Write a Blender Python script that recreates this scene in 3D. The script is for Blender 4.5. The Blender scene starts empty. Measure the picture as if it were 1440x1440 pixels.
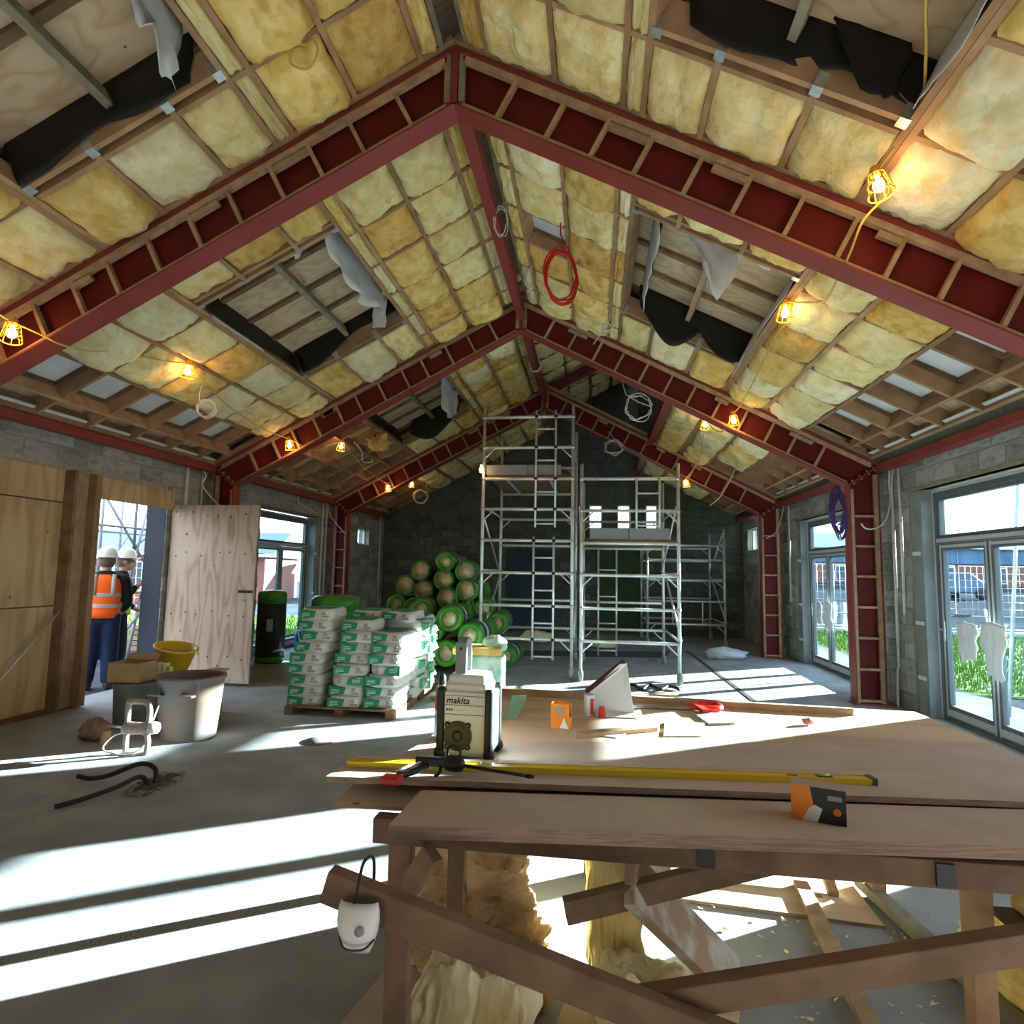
import bpy, bmesh, math, random
from mathutils import Vector, Matrix, noise
random.seed(7)
scene = bpy.context.scene
COL = scene.collection

# ------------------------------------------------------------------ camera
YAW, PITCH, ROLL, FPX = .1345, .0969, .0179, 856.83
def cam_axes():
    cy, sy = math.cos(YAW), math.sin(YAW)
    F = Vector((-sy, cy, 0)); R = Vector((cy, sy, 0)); U = Vector((0, 0, 1))
    f = F*math.cos(PITCH) + U*math.sin(PITCH); u = U*math.cos(PITCH) - F*math.sin(PITCH)
    r = R*math.cos(ROLL) + u*math.sin(ROLL); u2 = u*math.cos(ROLL) - R*math.sin(ROLL)
    return r, u2, f
cd = bpy.data.cameras.new('camera'); cam = bpy.data.objects.new('camera', cd); COL.objects.link(cam)
_r, _u, _f = cam_axes()
cam.matrix_world = Matrix(((_r.x, _u.x, -_f.x, 0), (_r.y, _u.y, -_f.y, 0), (_r.z, _u.z, -_f.z, 1.75), (0, 0, 0, 1)))
cd.sensor_width = 36; cd.lens = 36*FPX/1440; cd.clip_start = .05; cd.clip_end = 400
scene.camera = cam

# ------------------------------------------------------------------ sky, sun, exposure
SUN_EL, SUN_STRENGTH, SKY_STRENGTH = math.radians(13.0), 53.0, 3.0
world = bpy.data.worlds.new('sky'); scene.world = world; world.use_nodes = True
wn = world.node_tree.nodes; wl = world.node_tree.links; wn.clear()
_o = wn.new('ShaderNodeOutputWorld'); _b = wn.new('ShaderNodeBackground')
_tc = wn.new('ShaderNodeTexCoord'); _sx = wn.new('ShaderNodeSeparateXYZ'); _rp = wn.new('ShaderNodeValToRGB')
wl.new(_tc.outputs['Generated'], _sx.inputs[0]); wl.new(_sx.outputs['Z'], _rp.inputs[0])
_rp.color_ramp.elements[0].position = 0; _rp.color_ramp.elements[0].color = (.93, .97, 1, 1)
_rp.color_ramp.elements[1].position = .9; _rp.color_ramp.elements[1].color = (.62, .79, 1, 1)
wl.new(_rp.outputs[0], _b.inputs[0]); _b.inputs[1].default_value = SKY_STRENGTH; wl.new(_b.outputs[0], _o.inputs[0])
sd = bpy.data.lights.new('sun', 'SUN'); sd.energy = SUN_STRENGTH; sd.angle = math.radians(.55); sd.color = (1, .95, .87)
sun = bpy.data.objects.new('sun', sd); COL.objects.link(sun)
_az = math.atan(.633)
to_sun = Vector((math.cos(_az)*math.cos(SUN_EL), math.sin(_az)*math.cos(SUN_EL), math.sin(SUN_EL)))
sun.rotation_euler = to_sun.to_track_quat('Z', 'Y').to_euler()
sun.location = (30, 20, 12)
vs = scene.view_settings
scene.display_settings.display_device = 'sRGB'
vs.view_transform = 'Standard'; vs.look = 'None'; vs.gamma = 1; vs.use_curve_mapping = False
vs.exposure = 0.85

# ------------------------------------------------------------------ helpers
V = Vector
def tag(o, label=None, cat=None, group=None, kind=None):
    if label: o['label'] = label
    if cat: o['category'] = cat
    if group: o['group'] = group
    if kind: o['kind'] = kind
    return o
def empty(name, loc=(0, 0, 0), rz=0, label=None, cat=None, group=None, kind=None):
    o = bpy.data.objects.new(name, None); COL.objects.link(o); o.location = loc; o.rotation_euler = (0, 0, rz)
    o.empty_display_size = .1
    return tag(o, label, cat, group, kind)
def catmull(pts, n=6, closed=False):
    P = [V(p) for p in pts]; out = []; m = len(P)
    segs = m if closed else m-1
    for i in range(segs):
        if closed: a, b, c, d = P[(i-1) % m], P[i], P[(i+1) % m], P[(i+2) % m]
        else: a, b, c, d = P[max(i-1, 0)], P[i], P[i+1], P[min(i+2, m-1)]
        for k in range(n):
            t = k/n
            out.append(.5*((2*b)+(c-a)*t+(2*a-5*b+4*c-d)*t*t+(3*b-a-3*c+d)*t**3))
    if not closed: out.append(P[-1])
    return out
class MB:
    def __init__(s): s.v = []; s.f = []; s.m = []; s.sm = []; s.cur = 0
    def add(s, vs, fs, smooth=False):
        o = len(s.v); s.v += [tuple(x) for x in vs]
        for f in fs: s.f.append([i+o for i in f]); s.m.append(s.cur); s.sm.append(smooth)
        return s
    def mat(s, i): s.cur = i; return s
    def box(s, a, b):
        x0, y0, z0 = a; x1, y1, z1 = b
        x0, x1 = min(x0, x1), max(x0, x1); y0, y1 = min(y0, y1), max(y0, y1); z0, z1 = min(z0, z1), max(z0, z1)
        return s.add([(x0,y0,z0),(x1,y0,z0),(x1,y1,z0),(x0,y1,z0),(x0,y0,z1),(x1,y0,z1),(x1,y1,z1),(x0,y1,z1)],
                     [(3,2,1,0),(4,5,6,7),(0,1,5,4),(1,2,6,5),(2,3,7,6),(3,0,4,7)])
    def bar(s, p, q, w, h, up=(0,0,1)):
        """box from p to q, section w (sideways) x h (along up)"""
        p = V(p); q = V(q); d = (q-p).normalized(); up = V(up)
        x = d.cross(up)
        if x.length < 1e-5: x = d.cross(V((1,0,0)))
        x.normalize(); y = x.cross(d).normalized()
        x *= w/2; y *= h/2
        return s.add([p-x-y, p+x-y, p+x+y, p-x+y, q-x-y, q+x-y, q+x+y, q-x+y],
                     [(3,2,1,0),(4,5,6,7),(0,1,5,4),(1,2,6,5),(2,3,7,6),(3,0,4,7)])
    def tube(s, pts, r, n=8, closed=False, cap=True):
        P = [V(p) for p in pts]; m = len(P); rr = r if isinstance(r, (list, tuple)) else [r]*m
        nrm = None; rings = []
        for i in range(m):
            if closed: t = P[(i+1) % m]-P[i-1]
            else: t = P[min(i+1, m-1)]-P[max(i-1, 0)]
            if t.length < 1e-9: t = V((0,0,1))
            t.normalize()
            if nrm is None:
                nrm = t.cross(V((0,0,1)))
                if nrm.length < 1e-3: nrm = t.cross(V((1,0,0)))
            nrm = nrm-t*nrm.dot(t)
            if nrm.length < 1e-6: nrm = t.orthogonal()
            nrm.normalize(); b = t.cross(nrm)
            rings.append([P[i]+(nrm*math.cos(a*2*math.pi/n)+b*math.sin(a*2*math.pi/n))*rr[i] for a in range(n)])
        vs = [x for r_ in rings for x in r_]; fs = []
        for i in range(m if closed else m-1):
            j = (i+1) % m
            for a in range(n): fs.append((i*n+a, i*n+(a+1) % n, j*n+(a+1) % n, j*n+a))
        if cap and not closed:
            fs.append(list(range(n))[::-1]); fs.append([(m-1)*n+a for a in range(n)])
        return s.add(vs, fs, True)
    def rod(s, p, q, r, n=8): return s.tube([p, q], r, n)
    def lathe(s, prof, c=(0,0,0), axis=(0,0,1), n=20, smooth=True):
        """prof: (radius, height) pairs"""
        ax = V(axis).normalized(); x = ax.orthogonal().normalized(); y = ax.cross(x); c = V(c); vs = []; fs = []
        for r, h in prof:
            for a in range(n):
                t = a*2*math.pi/n; vs.append(c+ax*h+(x*math.cos(t)+y*math.sin(t))*r)
        for i in range(len(prof)-1):
            for a in range(n): fs.append((i*n+a, i*n+(a+1) % n, (i+1)*n+(a+1) % n, (i+1)*n+a))
        if prof[0][0] > 1e-6: fs.append(list(range(n))[::-1])
        if prof[-1][0] > 1e-6: fs.append([(len(prof)-1)*n+a for a in range(n)])
        return s.add(vs, fs, smooth)
    def prism(s, poly, d):
        """poly: list of 3-D points (planar), extruded by vector d"""
        n = len(poly); d = V(d); vs = [V(p) for p in poly]+[V(p)+d for p in poly]
        return s.add(vs, [list(range(n))[::-1], [n+i for i in range(n)]]+[(i, (i+1) % n, n+(i+1) % n, n+i) for i in range(n)])
    def grid(s, rows, smooth=True, close=False):
        m = len(rows); n = len(rows[0]); vs = [p for r in rows for p in r]; fs = []
        for i in range(m-1):
            for j in range(n-1 if not close else n): fs.append((i*n+j, i*n+(j+1) % n, (i+1)*n+(j+1) % n, (i+1)*n+j))
        return s.add(vs, fs, smooth)
    def sphere(s, c, r, n=12, m=8, sc=(1,1,1)):
        c = V(c); rows = []
        for i in range(m+1):
            t = math.pi*i/m
            rows.append([c+V((r*sc[0]*math.sin(t)*math.cos(a*2*math.pi/n), r*sc[1]*math.sin(t)*math.sin(a*2*math.pi/n), r*sc[2]*math.cos(t))) for a in range(n)])
        return s.grid(rows[::-1], True, True)
    def mesh(s, name, mats):
        me = bpy.data.meshes.new(name); me.from_pydata(s.v, [], s.f)
        for m in (mats if isinstance(mats, (list, tuple)) else [mats]): me.materials.append(m)
        for p, mi, sm in zip(me.polygons, s.m, s.sm): p.material_index = mi; p.use_smooth = sm
        bm = bmesh.new(); bm.from_mesh(me); bmesh.ops.recalc_face_normals(bm, faces=bm.faces); bm.to_mesh(me); bm.free()
        me.update(); return me
    def build(s, name, mats, parent=None, **kw):
        o = bpy.data.objects.new(name, s.mesh(name, mats)); COL.objects.link(o)
        if parent: o.parent = parent
        return tag(o, **kw)
def inst(me, name, parent=None, loc=(0,0,0), rot=(0,0,0), scale=(1,1,1), mat4=None, **kw):
    o = bpy.data.objects.new(name, me); COL.objects.link(o)
    if parent: o.parent = parent
    if mat4 is not None: o.matrix_local = mat4
    else: o.location = loc; o.rotation_euler = rot; o.scale = scale
    return tag(o, **kw)
def mod(o, kind, **kw):
    m = o.modifiers.new(kind.lower(), kind)
    for k, v in kw.items(): setattr(m, k, v)
    return m
def bevel(o, w=.004, seg=2):
    return mod(o, 'BEVEL', width=w, segments=seg, limit_method='ANGLE', angle_limit=.6)
ORD = ['first','second','third','fourth','fifth','sixth','seventh','eighth','ninth','tenth','eleventh','twelfth','thirteenth','fourteenth','fifteenth','sixteenth','seventeenth','eighteenth','nineteenth','twentieth']

# ------------------------------------------------------------------ materials
def material(name, c1, c2=None, scale=6, stretch=(1,1,1), rough=.75, metal=0, bump=0, detail=4, lo=.35, hi=.65, rand=0, spec=.3, bscale=None, c3=None, s3=1.3):
    m = bpy.data.materials.new(name); m.use_nodes = True; nt = m.node_tree; N = nt.nodes; L = nt.links
    p = N['Principled BSDF']; p.inputs['Roughness'].default_value = rough; p.inputs['Metallic'].default_value = metal
    p.inputs['Specular IOR Level'].default_value = spec
    c1 = tuple(c1)+(1,); p.inputs['Base Color'].default_value = c1
    if c2 is None and not bump and not rand: return m
    tc = N.new('ShaderNodeTexCoord'); mp = N.new('ShaderNodeMapping'); mp.inputs['Scale'].default_value = stretch
    oi = N.new('ShaderNodeObjectInfo'); va = N.new('ShaderNodeVectorMath'); va.operation = 'ADD'
    vm = N.new('ShaderNodeVectorMath'); vm.operation = 'SCALE'; vm.inputs[0].default_value = (17, 31, 23); L.new(oi.outputs['Random'], vm.inputs['Scale'])
    L.new(tc.outputs['Object'], va.inputs[0]); L.new(vm.outputs[0], va.inputs[1]); L.new(va.outputs[0], mp.inputs[0])
    nz = N.new('ShaderNodeTexNoise'); nz.inputs['Scale'].default_value = scale; nz.inputs['Detail'].default_value = detail; L.new(mp.outputs[0], nz.inputs['Vector'])
    col = None
    if c2 is not None:
        r = N.new('ShaderNodeValToRGB'); r.color_ramp.elements[0].position = lo; r.color_ramp.elements[1].position = hi
        r.color_ramp.elements[0].color = c1; r.color_ramp.elements[1].color = tuple(c2)+(1,); L.new(nz.outputs[0], r.inputs[0]); col = r.outputs[0]
    if c3 is not None:
        n3 = N.new('ShaderNodeTexNoise'); n3.inputs['Scale'].default_value = s3; n3.inputs['Detail'].default_value = 3; L.new(va.outputs[0], n3.inputs['Vector'])
        r3 = N.new('ShaderNodeValToRGB'); r3.color_ramp.elements[0].position = .48; r3.color_ramp.elements[1].position = .72
        r3.color_ramp.elements[0].color = (0,0,0,1); r3.color_ramp.elements[1].color = (1,1,1,1); L.new(n3.outputs[0], r3.inputs[0])
        mx = N.new('ShaderNodeMixRGB'); L.new(r3.outputs[0], mx.inputs[0]); L.new(col, mx.inputs[1]); mx.inputs[2].default_value = tuple(c3)+(1,); col = mx.outputs[0]
    if rand:
        hs = N.new('ShaderNodeHueSaturation'); mr = N.new('ShaderNodeMapRange'); mr.inputs['To Min'].default_value = 1-rand; mr.inputs['To Max'].default_value = 1+rand
        L.new(oi.outputs['Random'], mr.inputs['Value']); L.new(mr.outputs[0], hs.inputs['Value'])
        if col: L.new(col, hs.inputs['Color'])
        else: hs.inputs['Color'].default_value = c1
        col = hs.outputs[0]
    if col: L.new(col, p.inputs['Base Color'])
    if bump:
        bp = N.new('ShaderNodeBump'); bp.inputs['Strength'].default_value = bump; bp.inputs['Distance'].default_value = .02
        src = nz
        if bscale:
            src = N.new('ShaderNodeTexNoise'); src.inputs['Scale'].default_value = bscale; src.inputs['Detail'].default_value = 5; L.new(va.outputs[0], src.inputs['Vector'])
        L.new(src.outputs[0], bp.inputs['Height']); L.new(bp.outputs[0], p.inputs['Normal'])
    return m
def emit(name, c, s):
    m = bpy.data.materials.new(name); m.use_nodes = True; p = m.node_tree.nodes['Principled BSDF']
    p.inputs['Base Color'].default_value = tuple(c)+(1,); p.inputs['Emission Color'].default_value = tuple(c)+(1,); p.inputs['Emission Strength'].default_value = s
    return m
def glass(name, tint=(.93,.98,1), refl=.08):
    m = bpy.data.materials.new(name); m.use_nodes = True; N = m.node_tree.nodes; L = m.node_tree.links; N.clear()
    o = N.new('ShaderNodeOutputMaterial'); t = N.new('ShaderNodeBsdfTransparent'); t.inputs[0].default_value = tuple(tint)+(1,)
    g = N.new('ShaderNodeBsdfGlossy'); g.inputs['Roughness'].default_value = .02
    lw = N.new('ShaderNodeLayerWeight'); lw.inputs[0].default_value = .5; mx = N.new('ShaderNodeMixShader')
    pw = N.new('ShaderNodeMath'); pw.operation = 'POWER'; pw.inputs[1].default_value = 5; L.new(lw.outputs['Facing'], pw.inputs[0])
    ma = N.new('ShaderNodeMath'); ma.operation = 'MULTIPLY_ADD'; ma.inputs[1].default_value = .5; ma.inputs[2].default_value = refl*.4; L.new(pw.outputs[0], ma.inputs[0])
    L.new(ma.outputs[0], mx.inputs[0]); L.new(t.outputs[0], mx.inputs[1]); L.new(g.outputs[0], mx.inputs[2]); L.new(mx.outputs[0], o.inputs[0])
    return m
def film(name, c, trans=.6, rough=.25):
    m = bpy.data.materials.new(name); m.use_nodes = True; N = m.node_tree.nodes; L = m.node_tree.links
    p = N['Principled BSDF']; p.inputs['Base Color'].default_value = tuple(c)+(1,); p.inputs['Roughness'].default_value = rough
    o = N['Material Output']; t = N.new('ShaderNodeBsdfTransparent'); mx = N.new('ShaderNodeMixShader'); mx.inputs[0].default_value = trans
    L.new(p.outputs[0], mx.inputs[1]); L.new(t.outputs[0], mx.inputs[2]); L.new(mx.outputs[0], o.inputs[0])
    return m
M = {}
M['timber']   = material('pine_timber', (.30,.17,.085), (.42,.26,.14), 5, (1,1,1), .8, rand=.25, detail=6)
M['timber_y'] = material('pine_batten', (.33,.22,.125), (.46,.32,.19), 9, (1,1,1), .8, rand=.18)
M['timber_d'] = material('dark_timber', (.15,.085,.045), (.24,.145,.08), 6, (1,1,1), .85, rand=.2)
M['timber_g'] = material('treated_grey_timber', (.20,.18,.12), (.30,.27,.18), 7, (1,1,1), .85, rand=.1)
M['ply']      = material('plywood', (.66,.50,.33), (.54,.38,.23), 2.6, (1,4.5,1), .8, detail=8, rand=.08, c3=(.58,.42,.26), s3=1.1)
M['ply_deck'] = material('plywood_deck', (.66,.49,.32), (.52,.36,.21), 2.2, (1,6,1), .85, detail=8, rand=.12)
M['ply_hoard']= material('plywood_hoarding', (.47,.30,.13), (.35,.205,.08), 2.0, (1,5,1.2), .75, detail=8, rand=.1)
M['ply_door'] = material('plywood_door', (.56,.44,.36), (.42,.31,.24), 2.2, (4,1,1.0), .7, detail=9, lo=.4, hi=.6, c3=(.46,.32,.21), s3=1.6)
M['mdf']      = material('mdf_board', (.52,.43,.36), (.45,.36,.295), 4, (1,1,1), .8, detail=6)
M['mdf_edge'] = material('board_edge', (.34,.24,.175), (.22,.145,.10), 9, (1,1,14), .9)
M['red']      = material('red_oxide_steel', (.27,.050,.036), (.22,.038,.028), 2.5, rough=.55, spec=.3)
M['red_shaded']  = material('red_oxide_shaded_web', (.15,.012,.010), (.12,.010,.008), 2, rough=.6, spec=.25)  # frame webs: the red steel darkened in colour for the shade between flanges
M['concrete'] = material('concrete_floor', (.365,.385,.395), (.27,.285,.295), 2.6, rough=.8, bump=.10, bscale=22, detail=12, spec=.12, c3=(.235,.248,.255), s3=.6)
M['mortar']   = material('mortar', (.38,.36,.31), (.31,.29,.25), 20, rough=.95)
M['block']    = material('concrete_block', (.30,.305,.285), (.40,.40,.37), 14, rough=.95, bump=.3, bscale=90, rand=.28, c3=(.20,.21,.195), s3=2.5)
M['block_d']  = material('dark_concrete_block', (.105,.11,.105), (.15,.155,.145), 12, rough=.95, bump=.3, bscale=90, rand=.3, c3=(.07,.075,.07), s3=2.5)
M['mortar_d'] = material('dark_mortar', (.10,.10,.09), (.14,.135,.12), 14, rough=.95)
for k, a, b, w in (('ins_pale', (.86,.76,.42), (.78,.62,.27), (.72,.50,.18)), ('ins_yel', (.86,.68,.28), (.74,.50,.14), (.62,.38,.10)), ('ins_gold', (.78,.54,.19), (.64,.38,.10), (.50,.27,.07)), ('ins_cream', (.86,.80,.55), (.80,.68,.38), (.74,.56,.26))):
    M[k] = material('glass_wool_'+k[4:], a, b, 2.6, rough=1, bump=1.0, bscale=10, detail=12, rand=.12, spec=.03, lo=.36, hi=.64, c3=w, s3=4.5)
M['ins_brown'] = material('glass_wool_brown', (.80,.60,.38), (.62,.42,.24), 6, rough=1, bump=1.0, bscale=34, detail=8, spec=.05)
M['alu']      = material('aluminium', (.80,.81,.80), (.66,.67,.66), 9, rough=.42, metal=.55)
M['galv']     = material('galvanised_steel', (.62,.64,.65), (.48,.50,.52), 30, rough=.4, metal=.8)
M['frame']    = material('grey_aluminium_frame', (.13,.145,.15), (.11,.12,.125), 6, rough=.45, spec=.4)
M['frame_l']  = material('light_grey_trim', (.48,.52,.52), None, rough=.5)
M['tube_backlit']   = material('backlit_galvanised_tube', (.26,.30,.35), (.20,.235,.28), 20, rough=.5, metal=.4)  # outside tubes: galvanised steel with backlit shade put into the colour
M['glass']    = glass('window_glass', (.80,.93,.985))
M['white']    = material('white_plastic', (.72,.72,.70), None, rough=.5)
M['membrane'] = material('white_membrane', (.74,.75,.75), (.62,.63,.64), 4, rough=.6)
M['black_m']  = material('black_membrane', (.012,.012,.012), None, rough=.6)
M['black']    = material('black_plastic', (.015,.015,.016), None, rough=.45)
M['dkgrey']   = material('dark_grey', (.05,.052,.055), None, rough=.5)
M['grey']     = material('mid_grey', (.25,.26,.27), None, rough=.5)
M['yellow']   = material('yellow_paint', (.62,.42,.02), None, rough=.4)
M['cable_y']  = material('yellow_cable', (.65,.45,.10), None, rough=.5)
M['redp']     = material('red_plastic', (.55,.03,.02), None, rough=.4)
M['green']    = material('green_film', (.045,.22,.025), (.08,.34,.04), 6, rough=.3, rand=.15)
M['green_d']  = material('bottle_green', (.02,.16,.08), None, rough=.5)
M['blue']     = material('blue_plastic', (.02,.06,.25), None, rough=.4)
M['orange']   = material('orange_print', (.80,.24,.02), None, rough=.5)
M['card']     = material('cardboard', (.42,.28,.15), (.36,.23,.12), 8, rough=.85)
M['bulb']     = emit('lit_bulb', (1,.60,.20), 20)
M['timber_backlit'] = material('backlit_bench_timber', (.15,.092,.055), (.22,.14,.085), 7, rough=.85, rand=.15)  # bench timber darkened in its colour to read as backlit
def grained(name, light, dark, axis, scale=3.2, dist=9, rough=.75, knots=True, along=.16):
    """plywood face with cathedral grain running along one axis and a few knots"""
    m = material(name, light, dark, 2, rough=rough); nt = m.node_tree; N = nt.nodes; L = nt.links; p = N['Principled BSDF']
    tc = N.new('ShaderNodeTexCoord'); oi = N.new('ShaderNodeObjectInfo'); sc = N.new('ShaderNodeVectorMath'); sc.operation = 'SCALE'; sc.inputs[0].default_value = (7, 11, 5); L.new(oi.outputs['Random'], sc.inputs['Scale'])
    ad = N.new('ShaderNodeVectorMath'); L.new(tc.outputs['Object'], ad.inputs[0]); L.new(sc.outputs[0], ad.inputs[1])
    mp = N.new('ShaderNodeMapping'); st = [1, 1, 1]; st[axis] = along; mp.inputs['Scale'].default_value = st; L.new(ad.outputs[0], mp.inputs[0])
    nz = N.new('ShaderNodeTexNoise'); nz.inputs['Scale'].default_value = scale; nz.inputs['Detail'].default_value = 2.5; L.new(mp.outputs[0], nz.inputs['Vector'])
    mu = N.new('ShaderNodeMath'); mu.operation = 'MULTIPLY'; mu.inputs[1].default_value = dist; L.new(nz.outputs[0], mu.inputs[0])
    fr = N.new('ShaderNodeMath'); fr.operation = 'PINGPONG'; fr.inputs[1].default_value = .5; L.new(mu.outputs[0], fr.inputs[0])
    n2 = N.new('ShaderNodeTexNoise'); n2.inputs['Scale'].default_value = 1.1; n2.inputs['Detail'].default_value = 4; L.new(ad.outputs[0], n2.inputs['Vector'])
    r1 = N.new('ShaderNodeValToRGB'); r1.color_ramp.elements[0].position = .0; r1.color_ramp.elements[1].position = .32; r1.color_ramp.elements[0].color = tuple(dark)+(1,); r1.color_ramp.elements[1].color = tuple(light)+(1,); L.new(fr.outputs[0], r1.inputs[0])
    mx = N.new('ShaderNodeMixRGB'); mx.blend_type = 'MULTIPLY'; r2 = N.new('ShaderNodeValToRGB'); r2.color_ramp.elements[0].position = .3; r2.color_ramp.elements[1].position = .7; r2.color_ramp.elements[0].color = (.78,.74,.70,1); r2.color_ramp.elements[1].color = (1,1,1,1); L.new(n2.outputs[0], r2.inputs[0])
    mx.inputs[0].default_value = 1; L.new(r1.outputs[0], mx.inputs[1]); L.new(r2.outputs[0], mx.inputs[2]); col = mx.outputs[0]
    if knots:
        vo = N.new('ShaderNodeTexVoronoi'); vo.inputs['Scale'].default_value = 3.6; L.new(ad.outputs[0], vo.inputs['Vector'])
        lt = N.new('ShaderNodeMath'); lt.operation = 'LESS_THAN'; lt.inputs[1].default_value = .07; L.new(vo.outputs['Distance'], lt.inputs[0])
        m2 = N.new('ShaderNodeMixRGB'); L.new(lt.outputs[0], m2.inputs[0]); L.new(col, m2.inputs[1]); m2.inputs[2].default_value = (dark[0]*.4, dark[1]*.35, dark[2]*.3, 1); col = m2.outputs[0]
    L.new(col, p.inputs['Base Color'])
    return m
M['ply_door'] = grained('plywood_door_face', (.60,.49,.40), (.44,.32,.24), 2, 2.6, 9)
M['ply_hoard'] = grained('plywood_hoarding_face', (.60,.43,.24), (.47,.31,.15), 2, 2.0, 8)
M['ply_deck'] = grained('plywood_deck_face', (.68,.51,.34), (.55,.38,.22), 0, 2.2, 9)
M['ply'] = grained('plywood_sheet_face', (.68,.54,.38), (.58,.43,.28), 0, 1.6, 6)
# ================================================================== building geometry
XA, ZI = -1.153, 5.537
KN = {-1: (-5.851, 3.064), 1: (3.614, 3.064)}         # inner knee of the portal frame
XO = {-1: -6.206, 1: 4.022}                            # outer flange of the column
FY = [4.512, 9.195, 13.878]; FW = .207                 # frame near edges, flange width
TS = {-1: (ZI-3.064)/4.698, 1: (ZI-3.064)/4.767}
TH = {s: math.atan(TS[s]) for s in TS}
OFF = .53
WXL, WXR, YB, Y0 = -6.4, 4.2, 18.0, -3.0
def SP(s, u, v, w=0):
    c, n = math.cos(TH[s]), math.sin(TH[s])
    return V((XA+s*(u*c+w*n), v, ZI+OFF-u*n+w*c))
def SN(s): return V((s*math.sin(TH[s]), 0, math.cos(TH[s])))
def slope_box(mb, s, u0, u1, v0, v1, w0, w1):
    P = [SP(s, a, b, c) for c in (w0, w1) for a, b in ((u0, v0), (u1, v0), (u1, v1), (u0, v1))]
    return mb.add(P, [(3,2,1,0),(4,5,6,7),(0,1,5,4),(1,2,6,5),(2,3,7,6),(3,0,4,7)])

# ------------------------------------------------------------------ floor
rows = [[V((WXL-.3+(WXR-WXL+.6)*i/40, Y0-.2+(YB-Y0+.4)*j/60, .004*noise.noise(V((i*.4, j*.4, 0))))) for i in range(41)] for j in range(61)]
mb = MB().grid(rows); mb.box((WXL-.3, Y0-.2, -.25), (WXR+.3, YB+.2, -.02))
floor = mb.build('floor', M['concrete'], kind='structure', label='rough grey concrete floor slab with dust and sun patches')
MB().prism([(2.10,14.6,.003),(2.16,14.6,.003),(2.27,9.0,.003),(2.20,9.0,.003)], (0,0,.006)).build('floor_joint', M['dkgrey'], floor)
for i, (x, y, r) in enumerate(((-2.75,6.05,.16),(1.2,12.9,.12))):
    MB().lathe([(r,.001),(r*.98,.008),(.0,.009)], (x,y,0), n=18).build('floor_patch', material('damp_patch', (.17,.16,.14), None, rough=.8), floor)

# ------------------------------------------------------------------ walls
ZW = 3.60
def cut(a0, a1, holes):
    """1-D interval minus hole intervals"""
    segs = [(a0, a1)]
    for h0, h1 in holes:
        n = []
        for s0, s1 in segs:
            if h1 <= s0 or h0 >= s1: n.append((s0, s1)); continue
            if h0 > s0: n.append((s0, h0))
            if h1 < s1: n.append((h1, s1))
        segs = n
    return segs
def wall_core(mb, place, a0, a1, z1, holes):
    cuts = sorted({a0, a1, *[h[0] for h in holes], *[h[1] for h in holes]})
    cuts = [c for c in cuts if a0 <= c <= a1]
    for p, q in zip(cuts, cuts[1:]):
        hz = [(h[2], h[3]) for h in holes if h[0] < (p+q)/2 < h[1]]
        for s0, s1 in cut(0, z1, hz): place(mb, p, q, s0, s1)
def unit_block(m, name):
    e, h = .02, .045
    mb = MB().add([(0,0,0),(1,0,0),(1,0,1),(0,0,1),(e,-1,h),(1-e,-1,h),(1-e,-1,1-h),(e,-1,1-h)],
                  [(4,5,6,7),(0,1,5,4),(1,2,6,5),(2,3,7,6),(3,0,4,7),(0,3,2,1)])
    return mb.mesh(name, m)
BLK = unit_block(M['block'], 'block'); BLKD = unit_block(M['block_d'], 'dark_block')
def lay_blocks(parent, a0, a1, z1f, holes, fn, me, limit=300, bl=.44, bh=.215, j=.012):
    out = []
    k = 0; z = 0
    while z < 6.2:
        a = a0-(.226 if k % 2 else 0)
        while a < a1:
            b0, b1 = max(a, a0), min(a+bl, a1)
            for s0, s1 in cut(b0, b1, [(h[0], h[1]) for h in holes if h[2]-.08 < z+bh/2 < h[3]+.08]):
                top = min(z1f(s0), z1f(s1))
                if s1-s0 > .05 and top > z+.06: out.append((s0, s1, z, min(z+bh, top)))
            a += bl+j
        z += bh+j; k += 1
    rnd = random.Random(3)
    rest = MB()
    for i, (s0, s1, z0, z1) in enumerate(out):
        mtx = fn(s0, z0, s1-s0, z1-z0, .010+rnd.random()*.008)
        if i < limit: inst(me, 'block', parent, mat4=mtx)
        else: rest.add([mtx @ v.co for v in me.vertices], [list(p.vertices) for p in me.polygons])
    if rest.v: rest.build('block_rest', me.materials[0], parent, kind='stuff')
DOORS_R = [(5.33, 8.80, 0, 2.90), (10.23, 13.45, 0, 2.90)]
WIN_R = (16.45, 17.45, 2.42, 3.0)
DOORS_L = [(4.6, 8.38, 0, 2.88), (11.0, 13.52, 0, 2.92)]
WIN_L = (15.93, 16.77, 2.42, 2.86)
hr = DOORS_R+[WIN_R, (.9, 3.3, 0, 2.9)]
mb = MB(); wall_core(mb, lambda m, p, q, a, b: m.box((WXR, p, a), (WXR+.30, q, b)), Y0, YB+.3, ZW, hr)
wall_right = mb.build('wall_right', M['mortar'], kind='structure', label='right block wall with glazed double doors letting sun in')
lay_blocks(wall_right, 5.2, YB, lambda a: 3.36, hr, lambda a, z, l, h, d: Matrix(((0,d,0,WXR),(l,0,0,a),(0,0,h,z),(0,0,0,1))), BLK)
hl = DOORS_L+[WIN_L]
mb = MB(); wall_core(mb, lambda m, p, q, a, b: m.box((WXL-.30, p, a), (WXL, q, b)), Y0, YB+.3, ZW, hl)
wall_left = mb.build('wall_left', M['mortar'], kind='structure', label='left grey block wall behind plywood hoarding')
lay_blocks(wall_left, 4.4, YB, lambda a: 3.36, hl, lambda a, z, l, h, d: Matrix(((0,-d,0,WXL),(l,0,0,a),(0,0,h,z),(0,0,0,1))), BLK)
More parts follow.
